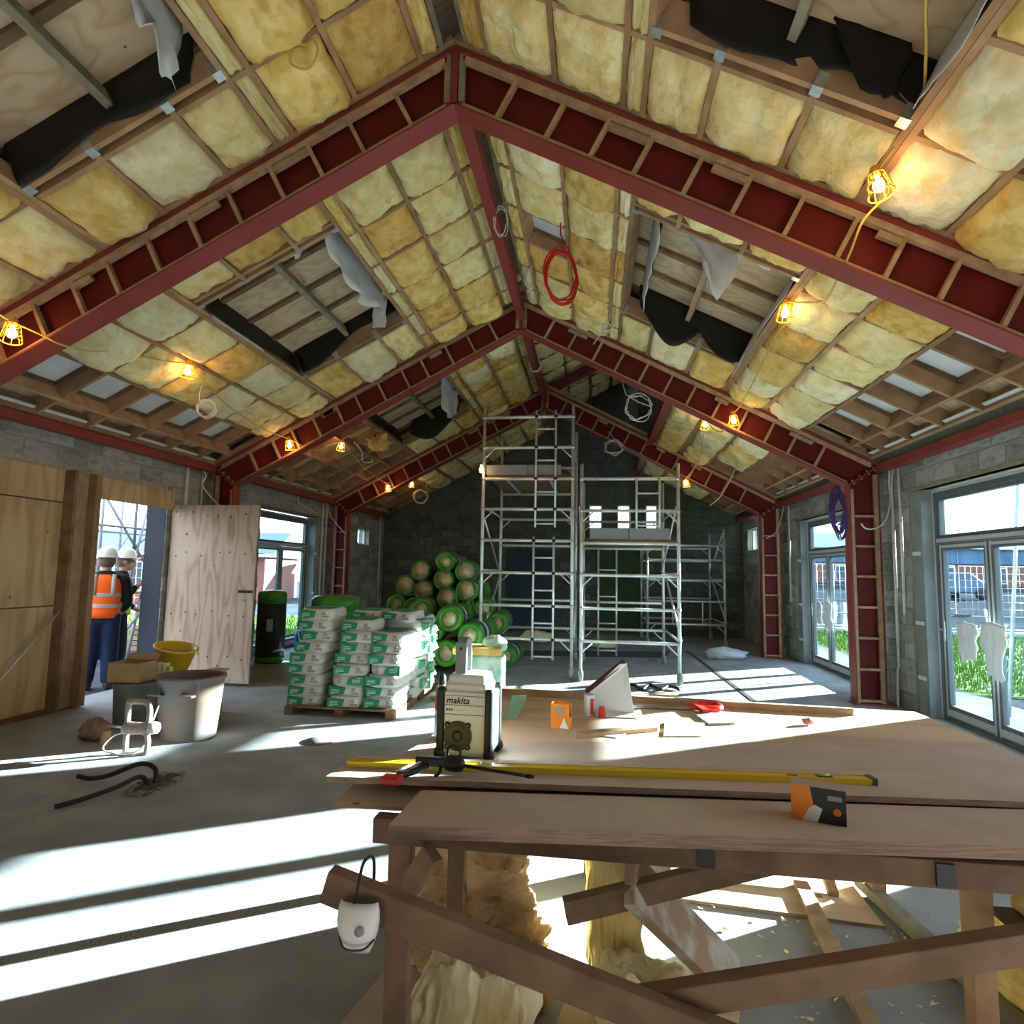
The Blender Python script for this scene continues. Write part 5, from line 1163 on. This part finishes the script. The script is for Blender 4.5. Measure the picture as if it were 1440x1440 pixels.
board([(.36,3.30),(.56,3.34),(.62,3.62),(.40,3.60)], ZM+.001, .006, 'membrane', 'white sheet of paper on the far bench', 'paper_scrap', 'membrane')
gc = MB().prism([(-.50,3.50,ZM),(-.42,3.54,ZM),(-.38,3.58,ZM+.12),(-.46,3.54,ZM+.12)], (0,.006,0)); gc.build('green_card', material('sage_green', (.13,.22,.14), None, rough=.6), label='small sage green card leaning right of the radio', cat='card')
crumple('ear_plugs', (1.20, 3.72, ZM+.018), .024, material('pink_foam', (.65,.28,.30), None, rough=.8), 'little pink foam scrap on the bench plywood', 'scrap', 9, (1.3,.9,.8))
# dust mask hanging on the brace
dm = empty('dust_mask', (-.635, 1.705, .775), label='white dust mask hanging by black strap from timber brace', cat='mask')
rows = []
for j in range(9):
    t = j/8
    rows.append([V((.062*math.sin(math.pi*i/10-math.pi/2)*(1-.25*t**2)*(.55+.45*math.sin(math.pi*(.25+.6*t))), -.045*math.cos(math.pi*i/10-math.pi/2)*math.sin(math.pi*(.12+.8*t)), .065-.13*t)) for i in range(11)])
o = MB().grid(rows).build('shell', M['white'], dm); mod(o, 'SOLIDIFY', thickness=.004)
MB().lathe([(.012,0),(.013,.004),(.008,.007),(0,.008)], (.018,-.043,.01), (.25,-1,0), n=14).build('valve', M['grey'], dm)
MB().tube(catmull([(-.05,-.012,-.02),(-.02,-.046,-.035),(.03,-.044,-.035),(.05,-.012,-.025)], 5), .003, 6).build('nose_bead', M['dkgrey'], dm)
MB().tube(catmull([(-.01,-.012,.06),(.0,-.02,.10),(.0,.02,.155),(.005,.085,.14),(.005,.09,.06),(.0,.04,.05)], 5), .0045, 6).build('strap', M['black'], dm)
# things under the bench
lp = empty('leaning_plank', (.45, 2.72, 0), label='wide dusty plank leaning below the bench', cat='plank')
MB().bar((-.31,-.24,.60), (.16,.14,.03), .20, .045, (.7,-.45,.55)).build('plank_body', material('dusty_plank', (.36,.25,.16), (.52,.47,.42), 7, rough=.85, lo=.45, hi=.62), lp)
def wool(name, c, size, mat_, label, seed, rot=(0,0,0), fr=(3,3,9), amp=.035, rag=.05, taper=0, layers=1, N=26):
    """torn slab of glass wool: a box whose faces are ridged by stretched noise; layers = separate torn sheets"""
    e = empty(name, c, 0, label=label, cat='insulation', group='loose insulation under the bench'); e.rotation_euler = rot
    for k in range(layers):
        rn = V((seed*3.7+k*9, seed*1.3, k)); w, d, h = size[0], size[1], size[2]/layers; mb = MB(); rq = random.Random(seed*31+k)
        ox, oy = rq.uniform(-.04,.04)*(layers > 1), rq.uniform(-.04,.04)*(layers > 1)
        def pt(x, y, z):
            q = (abs(x)**8+abs(y)**8+abs(z)**8)**(-1/8)*max(abs(x), abs(y), abs(z))
            x, y, z = x*q, y*q, z*q
            P = V((x*w/2*(1-taper*(z+1)/2), y*d/2, z*h/2))
            W = V((P.x*fr[0]*4, P.y*fr[1]*4, (P.z+k*h)*fr[2]*4))+rn
            nrm = V((x**5, y**5, z**5)); nrm = nrm.normalized() if nrm.length > 1e-6 else V((0,0,1))
            n1 = noise.noise(W)+.55*noise.noise(W*2.3)+.4*noise.noise(W*5.1)
            n2 = noise.noise(V((P.x*7, P.y*7, P.z*7))+rn)
            return P+nrm*(amp*n1+rag*n2)+V((ox, oy, h*(k+.5)+.02*n2))
        for ax in range(3):
            for sg in (-1, 1):
                rows = []
                for i in range(N+1):
                    row = []
                    for j in range(N+1):
                        a_, b_ = -1+2*i/N, -1+2*j/N; p = [0,0,0]; p[ax] = sg; p[(ax+1) % 3] = a_; p[(ax+2) % 3] = b_
                        row.append(pt(*p))
                    rows.append(row)
                mb.grid(rows)
        o = mb.build('wool_layer', mat_, e)
        bm = bmesh.new(); bm.from_mesh(o.data); bmesh.ops.remove_doubles(bm, verts=bm.verts, dist=.0005); bmesh.ops.recalc_face_normals(bm, faces=bm.faces); bm.to_mesh(o.data); bm.free()
        for p in o.data.polygons: p.use_smooth = True
    return e
wool('insulation_slab', (-.50, 3.02, .02), (.60, .40, .44), M['ins_brown'], 'stacked brown glass wool slabs beneath bench, left', 1, (.10,-.16,.12), (1.6,1.6,9), .030, .10, .15, 2, 44)
wool('insulation_slab', (-.79, 2.90, 0), (.13, .22, .34), M['ins_cream'], 'narrow cream glass wool strip beside the brown slabs', 8, (0,.1,.3), (5,5,1.0), .02, .05, 0, 1, 40)
wool('insulation_slab', (.10, 2.86, 0), (.19, .26, .62), M['ins_pale'], 'folded pale glass wool standing upright beneath bench', 2, (0,-.03,.15), (6,6,.7), .022, .04, -.10, 1, 50)
wool('insulation_slab', (-.44, 2.42, 0), (.46, .20, .29), M['ins_cream'], 'crinkled cream glass wool beneath the diagonal brace', 3, (-.1,.05,-.05), (5,4,.8), .042, .06, .10, 1, 56)
wool('insulation_slab', (.20, 2.58, 0), (.34, .22, .22), M['ins_cream'], 'small cream glass wool piece below leaning plank', 4, (0,.1,.2), (5,5,1.0), .025, .06, 0, 1, 44)
wool('insulation_slab', (1.86, 2.98, 0), (.40, .6, .20), M['ins_yel'], 'yellow glass wool at the lower right corner', 5, (0,.1,.1), (2,2,8), .02, .05)
wool('insulation_slab', (1.74, 2.56, .517), (.34, .24, .14), M['ins_gold'], 'golden glass wool tucked under bench right end', 6, (0,0,0), (2,2,8), .012, .03)
wool('insulation_slab', (-.30, 2.66, 0), (.24, .18, .13), M['ins_gold'], 'orange glass wool tuft on floor beneath bench', 7, (0,.1,.1), (5,5,5), .02, .05)
bpart(MB().box((1.5, 2.45, .49), (2.0, 2.68, .515)), 'shelf', 'timber_d')
for k, (p, q, w, h, m_, lb) in enumerate((((1.16,3.80,.025),(1.06,2.60,.025),.075,.045,'timber_y','pale batten lying on the floor beneath bench'), ((1.50,3.86,.05),(1.66,2.70,.03),.07,.05,'timber_g','grey-faced batten on floor by bench right leg'), ((1.62,2.7,.02),(1.72,2.2,.02),.07,.04,'timber_y','short batten end at bottom right floor'), ((1.30,3.7,.03),(1.36,4.4,.30),.05,.04,'timber','propped short stick behind bench right leg'))):
    MB().bar(p, q, w, h).build('floor_batten', M[m_], label=lb, cat='timber', group='battens on the floor')
board([(.45,3.55),(1.45,3.45),(1.46,3.95),(.46,4.05)], .002, .018, 'ply', 'plywood offcut lying on the floor beneath bench', 'floor_plywood')
board([(-.98,2.25),(-.70,2.20),(-.62,2.75),(-.86,2.85)], .002, .02, 'mdf', 'brown board offcut on floor by bench left leg', 'floor_board')
board([(-.2,2.2),(.45,2.25),(.6,2.75),(-.1,2.7)], .002, .02, 'ply', 'plywood offcut on floor under diagonal brace', 'floor_plywood')
rn_ = random.Random(17); mb = MB()
for k in range(150):
    x, y = rn_.uniform(.35,1.75), rn_.uniform(2.5,3.9); s = rn_.uniform(.006,.02); off = V((k, k*.3, 0))
    pts = [(V((rn_.uniform(-1,1), rn_.uniform(-1,1), rn_.uniform(0,.9)))*s)+V((x,y,.004)) for _ in range(6)]
    mb.add(pts, [(0,1,2),(0,2,3),(0,3,4),(0,4,5),(1,2,5),(2,3,5),(3,4,5),(0,1,5)])
mb.build('insulation_crumbs', M['ins_cream'], label='pale insulation crumbs scattered on the floor beneath bench', cat='debris', kind='stuff')
# ================================================================== festoon lamps, cables, conduits
cagem = material('yellow_cage', (.80,.42,.04), None, rough=.4)
def lamp_meshes():
    cg = MB(); r0, r1, h = .052, .078, .165
    for k in range(8):
        a = k*math.pi/4; cg.tube([(r0*math.cos(a)*.7, r0*math.sin(a)*.7, .0), (r0*math.cos(a), r0*math.sin(a), -.02), (r1*math.cos(a), r1*math.sin(a), -h)], .0042, 5)
    for r, z in ((r0, -.02), (.066, -.09), (r1, -h)): cg.tube([(r*math.cos(t*.3927), r*math.sin(t*.3927), z) for t in range(16)], .0046, 5, closed=True)
    cap = MB().lathe([(0,.05),(.018,.05),(.03,.03),(.034,.0),(.034,-.02),(.02,-.025)], n=14)
    bulb = MB().lathe([(.014,-.02),(.018,-.045),(.034,-.085),(.036,-.105),(.026,-.132),(0,-.142)], n=16)
    return cg.mesh('lamp_cage', cagem), cap.mesh('lamp_cap', cagem), bulb.mesh('lamp_bulb', M['bulb'])
LM = lamp_meshes()
def lamp(p, label, tilt=(0,0)):
    e = empty('festoon_lamp', V(p)+V((0,0,.085)), label=label, cat='lamp', group='yellow caged festoon lamps'); e.rotation_euler = (tilt[0], tilt[1], 0)
    for me, nm in zip(LM, ('cage', 'cap', 'bulb')): inst(me, nm, e)
    ld = bpy.data.lights.new('festoon_glow', 'POINT'); ld.energy = 2.2; ld.color = (1,.58,.22); ld.shadow_soft_size = .04
    lo = bpy.data.objects.new('bulb_light', ld); COL.objects.link(lo); lo.parent = e; lo.location = (0,0,-.19)
LP = [((-4.80,4.30,3.65),'caged lamp at the left picture edge before nearest frame'), ((-4.75,6.42,4.04),'caged lamp glowing on pale batts, left slope'), ((-4.84,9.02,3.70),'caged lamp in front of the middle red frame, left'), ((-4.70,10.75,4.03),'caged lamp just past the middle red frame, left'), ((-4.82,13.7,3.65),'caged lamp in front of far red frame, left'), ((-4.76,15.4,3.98),'caged lamp by gable past the far frame, left'),
      ((1.80,4.0,4.28),'caged lamp glowing before the nearest frame, right slope'), ((1.88,6.13,4.36),'caged lamp on the trimmer of the right roof opening'), ((1.99,9.0,3.99),'caged lamp hanging before the middle red frame, right'), ((1.90,10.65,4.33),'caged lamp just past the middle red frame, right'), ((1.98,13.6,3.74),'caged lamp in front of far red frame, right')]
for i, (p, lb) in enumerate(LP): lamp(p, lb, (.15*((i % 3)-1), .12*((i % 2)*2-1)))
def cable(name, pts, r, mat_, label, cat='cable', group=None, n=6):
    return MB().tube(catmull(pts, n), r, 6).build(name, mat_, label=label, cat=cat, group=group)
Cy = M['cable_y']
cable('festoon_cable', [(-4.85,3.2,3.9),(-4.82,4.2,3.76),(-4.80,4.30,3.74),(-4.62,4.4,3.66),(-4.5,4.46,3.60),(-4.75,5.0,3.75),(-5.0,5.6,3.97),(-4.85,6.1,4.05),(-4.75,6.40,4.12)], .008, Cy, 'yellow festoon cable under the nearest frame, left side')
cable('festoon_cable', [(-4.75,6.44,4.12),(-4.9,7.4,3.92),(-4.95,8.4,3.82),(-4.84,9.02,3.79),(-4.62,9.5,3.70),(-4.7,10.2,3.95),(-4.70,10.75,4.11)], .008, Cy, 'yellow festoon cable between middle lamps, left side')
cable('festoon_cable', [(-4.70,10.8,4.11),(-4.8,12.2,3.85),(-4.82,13.7,3.74),(-4.8,14.4,3.75),(-4.76,15.4,4.06)], .008, Cy, 'yellow festoon cable running to the gable, left side')
cable('festoon_cable', [(1.55,2.6,4.9),(1.63,3.0,4.7),(1.82,3.4,4.66),(1.98,3.8,4.64),(1.84,3.98,4.42),(1.80,4.0,4.36)], .009, Cy, 'yellow festoon cable dropping to nearest right lamp')
cable('festoon_cable', [(1.80,4.02,4.36),(1.95,4.15,4.33),(1.80,4.20,4.16),(1.80,4.45,4.04),(1.96,5.3,4.12),(2.05,5.8,4.30),(1.88,6.1,4.45)], .009, Cy, 'yellow festoon cable swooping under nearest frame, right')
cable('festoon_cable', [(1.88,6.15,4.45),(2.1,6.3,4.38),(1.95,6.6,4.36),(2.02,7.8,4.26),(2.02,8.6,4.12),(1.99,9.0,4.08)], .008, Cy, 'yellow festoon cable between middle lamps, right side')
cable('festoon_cable', [(1.99,9.02,4.08),(1.93,9.4,3.92),(1.9,10.0,4.1),(1.90,10.65,4.42)], .008, Cy, 'yellow festoon cable under middle frame, right side')
cable('festoon_cable', [(1.90,10.7,4.42),(2.0,11.8,4.05),(2.05,12.8,3.95),(1.98,13.6,3.83)], .008, Cy, 'yellow festoon cable to the far right lamp')
cable('festoon_cable', [(-2.3,3.5,5.50),(-2.1,3.78,5.49),(-2.02,3.80,5.53),(-2.0,3.84,5.47),(-2.1,3.9,5.40),(-2.22,3.88,5.43),(-2.2,3.84,5.50),(-2.12,3.80,5.48)], .008, Cy, 'yellow cable loop on the batts, upper left')
def coil(name, c, rx, rz, turns, r, mat_, label, yaw=0, jit=.03, tail=None, tube=.008, seed=1):
    rn = random.Random(seed); pts = []; N = 14
    for k in range(turns*N+1):
        a = k/N*2*math.pi; j = 1+rn.uniform(-jit, jit); ph = (k//N)*.02
        x, z = rx*math.cos(a)*j, rz*math.sin(a)*j; dy = (k/N-turns/2)*.008
        pts.append(V(c)+V((x*math.cos(yaw)-dy*math.sin(yaw)+ph*.4, x*math.sin(yaw)+dy, z-ph*.5)))
    if tail: pts = [V(t) for t in tail]+pts
    return MB().tube(catmull(pts, 2), tube, 6).build(name, mat_, label=label, cat='cable', group='coiled cables')
redc = material('red_cable', (.55,.02,.015), None, rough=.4); whc = material('white_cable', (.70,.68,.62), None, rough=.5); puc = material('purple_cable', (.10,.04,.16), None, rough=.5)
coil('cable_coil', (-.39,6.4,5.0), .185, .29, 6, .01, redc, 'red cable coil hanging from the ridge batts', .4, .05, [(-.38,6.5,5.75),(-.385,6.48,5.5),(-.3,6.44,5.32)], .009)
coil('cable_coil', (-1.06,6.4,5.66), .075, .17, 3, .006, whc, 'white cable coil hanging beside the ridge beam', .3, .12, [(-1.0,6.45,5.95)], .005)
coil('cable_coil', (-1.16,11.5,5.77), .11, .13, 3, .006, whc, 'white cable coil hanging below the ridge, second bay', .2, .06, None, .006)
coil('cable_coil', (3.36,9.10,2.74), .10, .27, 16, .01, puc, 'purple cable coil hung on the middle right column', .2, .26, [(3.42,9.17,3.06)], .008, 3)
coil('cable_coil', (-4.83,6.9,3.72), .11, .11, 3, .006, whc, 'white cable coil dangling under left slope batts', .2, .06, [(-4.93,6.95,4.22),(-4.90,6.9,4.03),(-4.93,6.9,3.82)], .006, 4)
coil('cable_coil', (.69,9.7,4.40), .20, .20, 3, .006, whc, 'white cable loops below the dark roof shaft', .1, .14, [(.45,9.75,4.95),(.50,9.7,4.6)], .007, 5)
coil('cable_coil', (-4.55,15.5,3.68), .18, .17, 4, .006, whc, 'white cable coil hanging near the far gable, left', .1, .08, [(-4.4,15.5,4.1)], .008, 6)
coil('cable_coil', (.42,13.7,4.58), .20, .16, 4, .006, whc, 'white cable loops hanging by the far frame', .1, .2, [(.3,13.75,4.95)], .008, 7)
cable('loose_cable', [(.24,7.9,5.28),(.17,7.9,5.05),(.05,7.88,4.86),(-.02,7.88,4.76)], .006, whc, 'white cable tail hanging by right roof opening')
coil('cable_coil', (.16,7.95,5.02), .07, .05, 3, .006, whc, 'small white wire knot by the right roof opening', .2, .2, None, .005, 8)
cable('loose_cable', [(2.72,11.98,4.12),(2.66,11.8,3.85),(2.48,11.5,3.50),(2.25,11.3,3.15),(2.05,11.2,2.98)], .009, whc, 'white cable hanging in the bay past the middle frame')
cable('loose_cable', [(-4.45,10.7,4.1),(-4.25,10.6,3.9),(-4.2,10.55,3.7),(-4.02,10.5,3.68),(-4.0,10.5,3.74)], .010, whc, 'white hooked cable end beside left lamp past middle frame')
crumple('hanging_wrap', (-3.98, 10.75, 4.08), .20, M['ins_gold'], 'loose insulation hanging past the middle frame, left', 'insulation', 12, (.9,.5,.9), .8)
# conduits and cable drops on the walls
def conduit(s, y, z0, z1, label, r=.014, x=None, box=False):
    xw = (WXR if s > 0 else WXL)-s*.035 if x is None else x
    e = empty('conduit', (xw, y, z0), label=label, cat='conduit', group='white wall conduits')
    MB().rod((0,0,0), (0,0,z1-z0), r, 8).build('pipe', M['white'], e)
    for z in (.3, (z1-z0)*.6): MB().box((-.02,-.03,z), (.03*s,.03,z+.02)).build('clip', M['galv'], e)
    if box:
        o = MB().box((-.03,-.04,-.09), (.03,.04,.0)).build('socket_box', M['galv'], e); bevel(o, .004)
conduit(1, 9.17, .52, 3.36, 'white conduit running down beside the middle right column', .022); conduit(1, 8.95, 1.25, 3.36, 'white conduit ending in a socket box, near right wall', .02, box=True)
conduit(1, 13.76, 1.30, 3.40, 'white conduit ending in a box beyond far glazed doors', .02, box=True); conduit(1, 16.2, 1.0, 3.3, 'grey conduit by the far right corner', .02)
conduit(-1, 8.75, 2.3, 3.34, 'white conduit above the plywood door, left wall', .028); conduit(-1, 9.13, 2.3, 3.30, 'white cable drop beside middle left column', .014); conduit(-1, 13.64, .5, 3.32, 'white conduit on the left wall beside the far column', .02); conduit(-1, 13.86, .5, 3.32, 'second white conduit beside the far left column', .02); conduit(-1, 15.3, 2.9, 3.3, 'short white conduit above the small left window', .02); conduit(-1, 17.6, .4, 3.3, 'grey conduit near the far left corner', .02)
cable('wall_cable', [(4.15,9.15,3.36),(4.12,9.14,3.1),(4.14,9.16,2.85),(4.05,9.12,2.56),(3.9,9.08,2.44),(3.76,9.06,2.43),(3.70,9.06,2.50)], .011, whc, 'white cable curling over the middle right column')
cable('wall_cable', [(4.16,9.05,3.36),(4.10,9.02,3.0),(4.12,9.05,2.6)], .010, whc, 'white cable hanging beside right wall conduit')
cable('wall_cable', [(4.15,9.17,.52),(4.12,9.12,.3),(4.08,9.05,.02)], .010, whc, 'white cable tail from right conduit to the floor'); cable('wall_cable', [(4.15,9.19,.52),(4.14,9.2,.25),(4.12,9.16,.02)], .010, whc, 'second white cable tail from right conduit to floor')
cable('wall_cable', [(4.12,13.85,3.42),(4.05,13.82,3.1),(3.9,13.78,2.7),(3.68,13.74,2.55)], .010, whc, 'white cable looping over the far right column')
cable('wall_cable', [(-6.37,9.08,3.36),(-6.30,9.12,3.22),(-6.33,9.1,3.05),(-6.1,9.12,2.78),(-6.0,9.1,2.72)], .013, whc, 'white cable kinking beside middle left column')
cable('wall_cable', [(-6.37,12.36,3.40),(-6.33,12.36,3.30),(-6.36,12.40,3.16),(-6.2,12.6,3.02),(-6.12,12.8,2.96)], .012, whc, 'white cable hanging above the left glazed door')
cable('wall_cable', [(-6.36,13.80,3.35),(-6.2,13.7,3.0),(-6.0,13.7,2.75),(-5.8,13.7,2.55)], .012, whc, 'white cable end over the far left column')
# ================================================================== two workers outside the left doorway
def blob(parts, name, mat_, parent, vox=.018, smooth=6):
    mb = MB()
    for p in parts:
        if p[0] == 'c':                       # capsule chain: points with radii
            pts = catmull(p[1], 3); rs = []
            n = len(p[1]); 
            for i in range(len(pts)):
                t = i/3; k = min(int(t), n-2); rs.append(p[2][k]+(p[2][k+1]-p[2][k])*(t-k))
            mb.tube(pts, rs, 12)
            mb.sphere(p[1][0], p[2][0], 12, 8); mb.sphere(p[1][-1], p[2][-1], 12, 8)
        elif p[0] == 's': mb.sphere(p[1], p[2], 14, 10, p[3])
        elif p[0] == 'l':                     # loft of ellipses (z, rx, ry, cy)
            rows = [[V((rx*math.cos(a*math.pi/12), cy+ry*math.sin(a*math.pi/12), z)) for a in range(24)] for z, rx, ry, cy in p[1]]
            mb.grid(rows, True, True); k = len(rows)
            for rr in (rows[0], rows[-1]): mb.add(rr, [list(range(24))])
    o = mb.build(name, mat_, parent)
    mod(o, 'REMESH', mode='VOXEL', voxel_size=vox, use_smooth_shade=True); mod(o, 'SMOOTH', factor=.5, iterations=smooth)
    return o
skin = material('skin', (.45,.24,.17), None, rough=.6); jean = material('dark_jeans', (.008,.018,.05), (.012,.028,.075), 12, rough=.9); jean2 = material('navy_trousers', (.010,.016,.04), None, rough=.9)
hivo = material('hi_vis_orange', (.90,.13,.01), None, rough=.7); hivy = material('hi_vis_yellow', (.45,.62,.04), None, rough=.7); refl = material('reflective_band', (.42,.40,.38), None, rough=.4); blk = material('black_fleece', (.012,.012,.014), None, rough=.95); boot = material('work_boot', (.10,.075,.05), None, rough=.8); helm = material('hard_hat', (.72,.72,.66), None, rough=.35); hairm = material('short_grey_hair', (.12,.10,.09), None, rough=.9)
def worker(loc, rz, label, vest, trs, turn, arms, S=1.12):
    e = empty('person', loc, rz, label=label, cat='person'); e.scale = (S, S, S)
    legs = [((.095,0,.93),(.105,.03,.50),(.11,-.01,.09)), ((-.095,0,.93),(-.11,.04,.50),(-.13,.02,.09))]
    hx, hy = turn
    head = V((hx*.02, .025+hy*.02, 1.66))
    fwd = V((hx, hy, 0)).normalized(); side = V((fwd.y, -fwd.x, 0))
    P = [('l', [(.90,.155,.11,0),(1.02,.15,.105,0),(1.18,.155,.11,0),(1.36,.18,.12,0),(1.46,.165,.10,0),(1.52,.07,.06,0)])]
    for L in legs: P += [('c', L, (.080,.055,.040)), ('c', [L[2], V(L[2])+V((0,.05,-.045)), V(L[2])+V((.01,.15,-.055))], (.045,.042,.034))]
    for A in arms:
        P.append(('c', A[:3], (.055,.043,.030)))
        w, el = V(A[2]), V(A[1]); d = (w-el).normalized(); sd = d.cross(V((0,0,1))); sd = sd.normalized() if sd.length > .1 else V((1,0,0)); nn = sd.cross(d)
        P.append(('c', [w, w+d*.05, w+d*.09], (.030,.036,.032)))
        for k in range(4):
            b = w+d*.085+sd*(.024-.016*k); P.append(('c', [b, b+d*(.035-.004*abs(k-1.2))+nn*.01, b+d*.055+nn*.03], (.0105,.0098,.009)))
        P.append(('c', [w+d*.03+sd*.03, w+d*.06+sd*.055+nn*.012, w+d*.085+sd*.058+nn*.025], (.012,.011,.0095)))
    P += [('c', [(0,0,1.48), head-V((0,0,.06))], (.058,.055)), ('s', head, .098, (.86,.98,1.22)), ('s', head+fwd*.045-V((0,0,.06)), .062, (1,1,.9)), ('s', head+fwd*.108-V((0,0,.012)), .018, (1,1,1.5)), ('s', head+side*.088+V((0,0,-.005)), .026, (.5,1,1.3)), ('s', head-side*.088+V((0,0,-.005)), .026, (.5,1,1.3))]
    blob(P, 'body', skin, e, .012, 3)
    ey = MB()
    for s in (-1, 1): ey.sphere(head+fwd*.088+side*.034*s+V((0,0,.012)), .012, 10, 6)
    ey.build('eyes', M['black'], e)
    m_ = MB().tube(catmull([head+fwd*.10+side*.025-V((0,0,.062)), head+fwd*.108-V((0,0,.060)), head+fwd*.10-side*.025-V((0,0,.062))], 3), .006, 6); m_.build('mouth', material('lips', (.30,.11,.09), None), e)
    MB().sphere(head-fwd*.014+V((0,0,.012)), .104, 16, 10, (.93,1.0,1.05)).build('hair', hairm, e)
    T = [('l', [(.86,.13,.11,0),(.95,.168,.122,0),(1.06,.160,.115,0)])]
    for L in legs: T.append(('c', [L[0], L[1], V(L[2])+V((0,-.005,.06))], (.115,.098,.088)))
    blob(T, 'trousers', trs, e, .018)
    J = [('l', [(1.0,.168,.122,0),(1.2,.17,.122,0),(1.38,.20,.132,0),(1.47,.18,.11,0),(1.54,.075,.07,0)])]
    for A in arms: J.append(('c', A[:3], (.076,.060,.045)))
    blob(J, 'jacket', blk, e, .018)
    VZ = [(.93,.192,.146),(1.05,.188,.142),(1.2,.190,.140),(1.36,.206,.146),(1.45,.19,.124),(1.49,.14,.10)]
    def loft(z0, z1, k):
        zs = [z0+(z1-z0)*i/8 for i in range(9)]; rows = []
        for z in zs:
            for (a, b) in zip(VZ, VZ[1:]):
                if a[0] <= z <= b[0]+1e-6: t = (z-a[0])/(b[0]-a[0]); rx, ry = a[1]+(b[1]-a[1])*t, a[2]+(b[2]-a[2])*t; break
            rows.append([V((rx*k*math.cos(q*math.pi/16), ry*k*math.sin(q*math.pi/16), z)) for q in range(32)])
        return MB().grid(rows, True, True)
    v = loft(.93, 1.49, 1).build('vest', vest, e); mod(v, 'SOLIDIFY', thickness=.008)
    for z in (1.06, 1.20):
        b = loft(z, z+.05, 1.02).build('reflective_band', refl, e); mod(b, 'SOLIDIFY', thickness=.003)
    for s in (-1, 1):
        for sy in (-1, 1):
            b = MB()
            pts = [V((s*.105, sy*y, z)) for y, z in ((.139,1.22),(.142,1.30),(.140,1.38),(.118,1.455),(.09,1.495))]
            b.grid([[p+V((-.024,0,0)) for p in pts], [p+V((.024,0,0)) for p in pts]]); o = b.build('shoulder_band', refl, e); mod(o, 'SOLIDIFY', thickness=.008)
    for L in legs:
        o = blob([('c', [V(L[2])+V((0,-.02,.05)), V(L[2])+V((0,.02,-.03)), V(L[2])+V((.01,.17,-.04))], (.066,.060,.045))], 'boot', boot, e, .012, 3)
    hc = head+V((0,0,.055))
    h = MB().lathe([(.122,.0),(.124,.012),(.120,.04),(.108,.085),(.075,.125),(.035,.142),(0,.145)], hc, (0,0,1), n=24)
    h.lathe([(.118,-.004),(.140,-.006),(.143,.0),(.140,.006),(.118,.008)], hc, (0,0,1), n=24)
    o = h.build('hard_hat', helm, e)
    br = MB().prism([hc+side*.085+fwd*.09, hc+side*.05+fwd*.175, hc-side*.05+fwd*.175, hc-side*.085+fwd*.09], (0,0,.008)); br.build('hat_peak', helm, o)
    return e
# arms: shoulder, elbow, wrist in local space (facing +y)
worker((-7.10, 8.13, -.07), math.radians(35), 'person in orange hi-vis vest and white hard hat, seen from behind', hivo, jean, (-.2, 1), [((.205,0,1.42),(.265,.02,1.14),(.20,.20,1.02)), ((-.205,0,1.42),(-.265,.03,1.14),(-.19,.21,1.04))])
worker((-7.30, 8.66, -.07), math.radians(-49), 'person in yellow hi-vis vest and white hard hat, head turned right', hivy, jean2, (.15, 1), [((.205,0,1.42),(.235,.0,1.13),(.13,.17,1.30)), ((-.205,0,1.42),(-.25,-.01,1.13),(-.22,.17,1.02))])
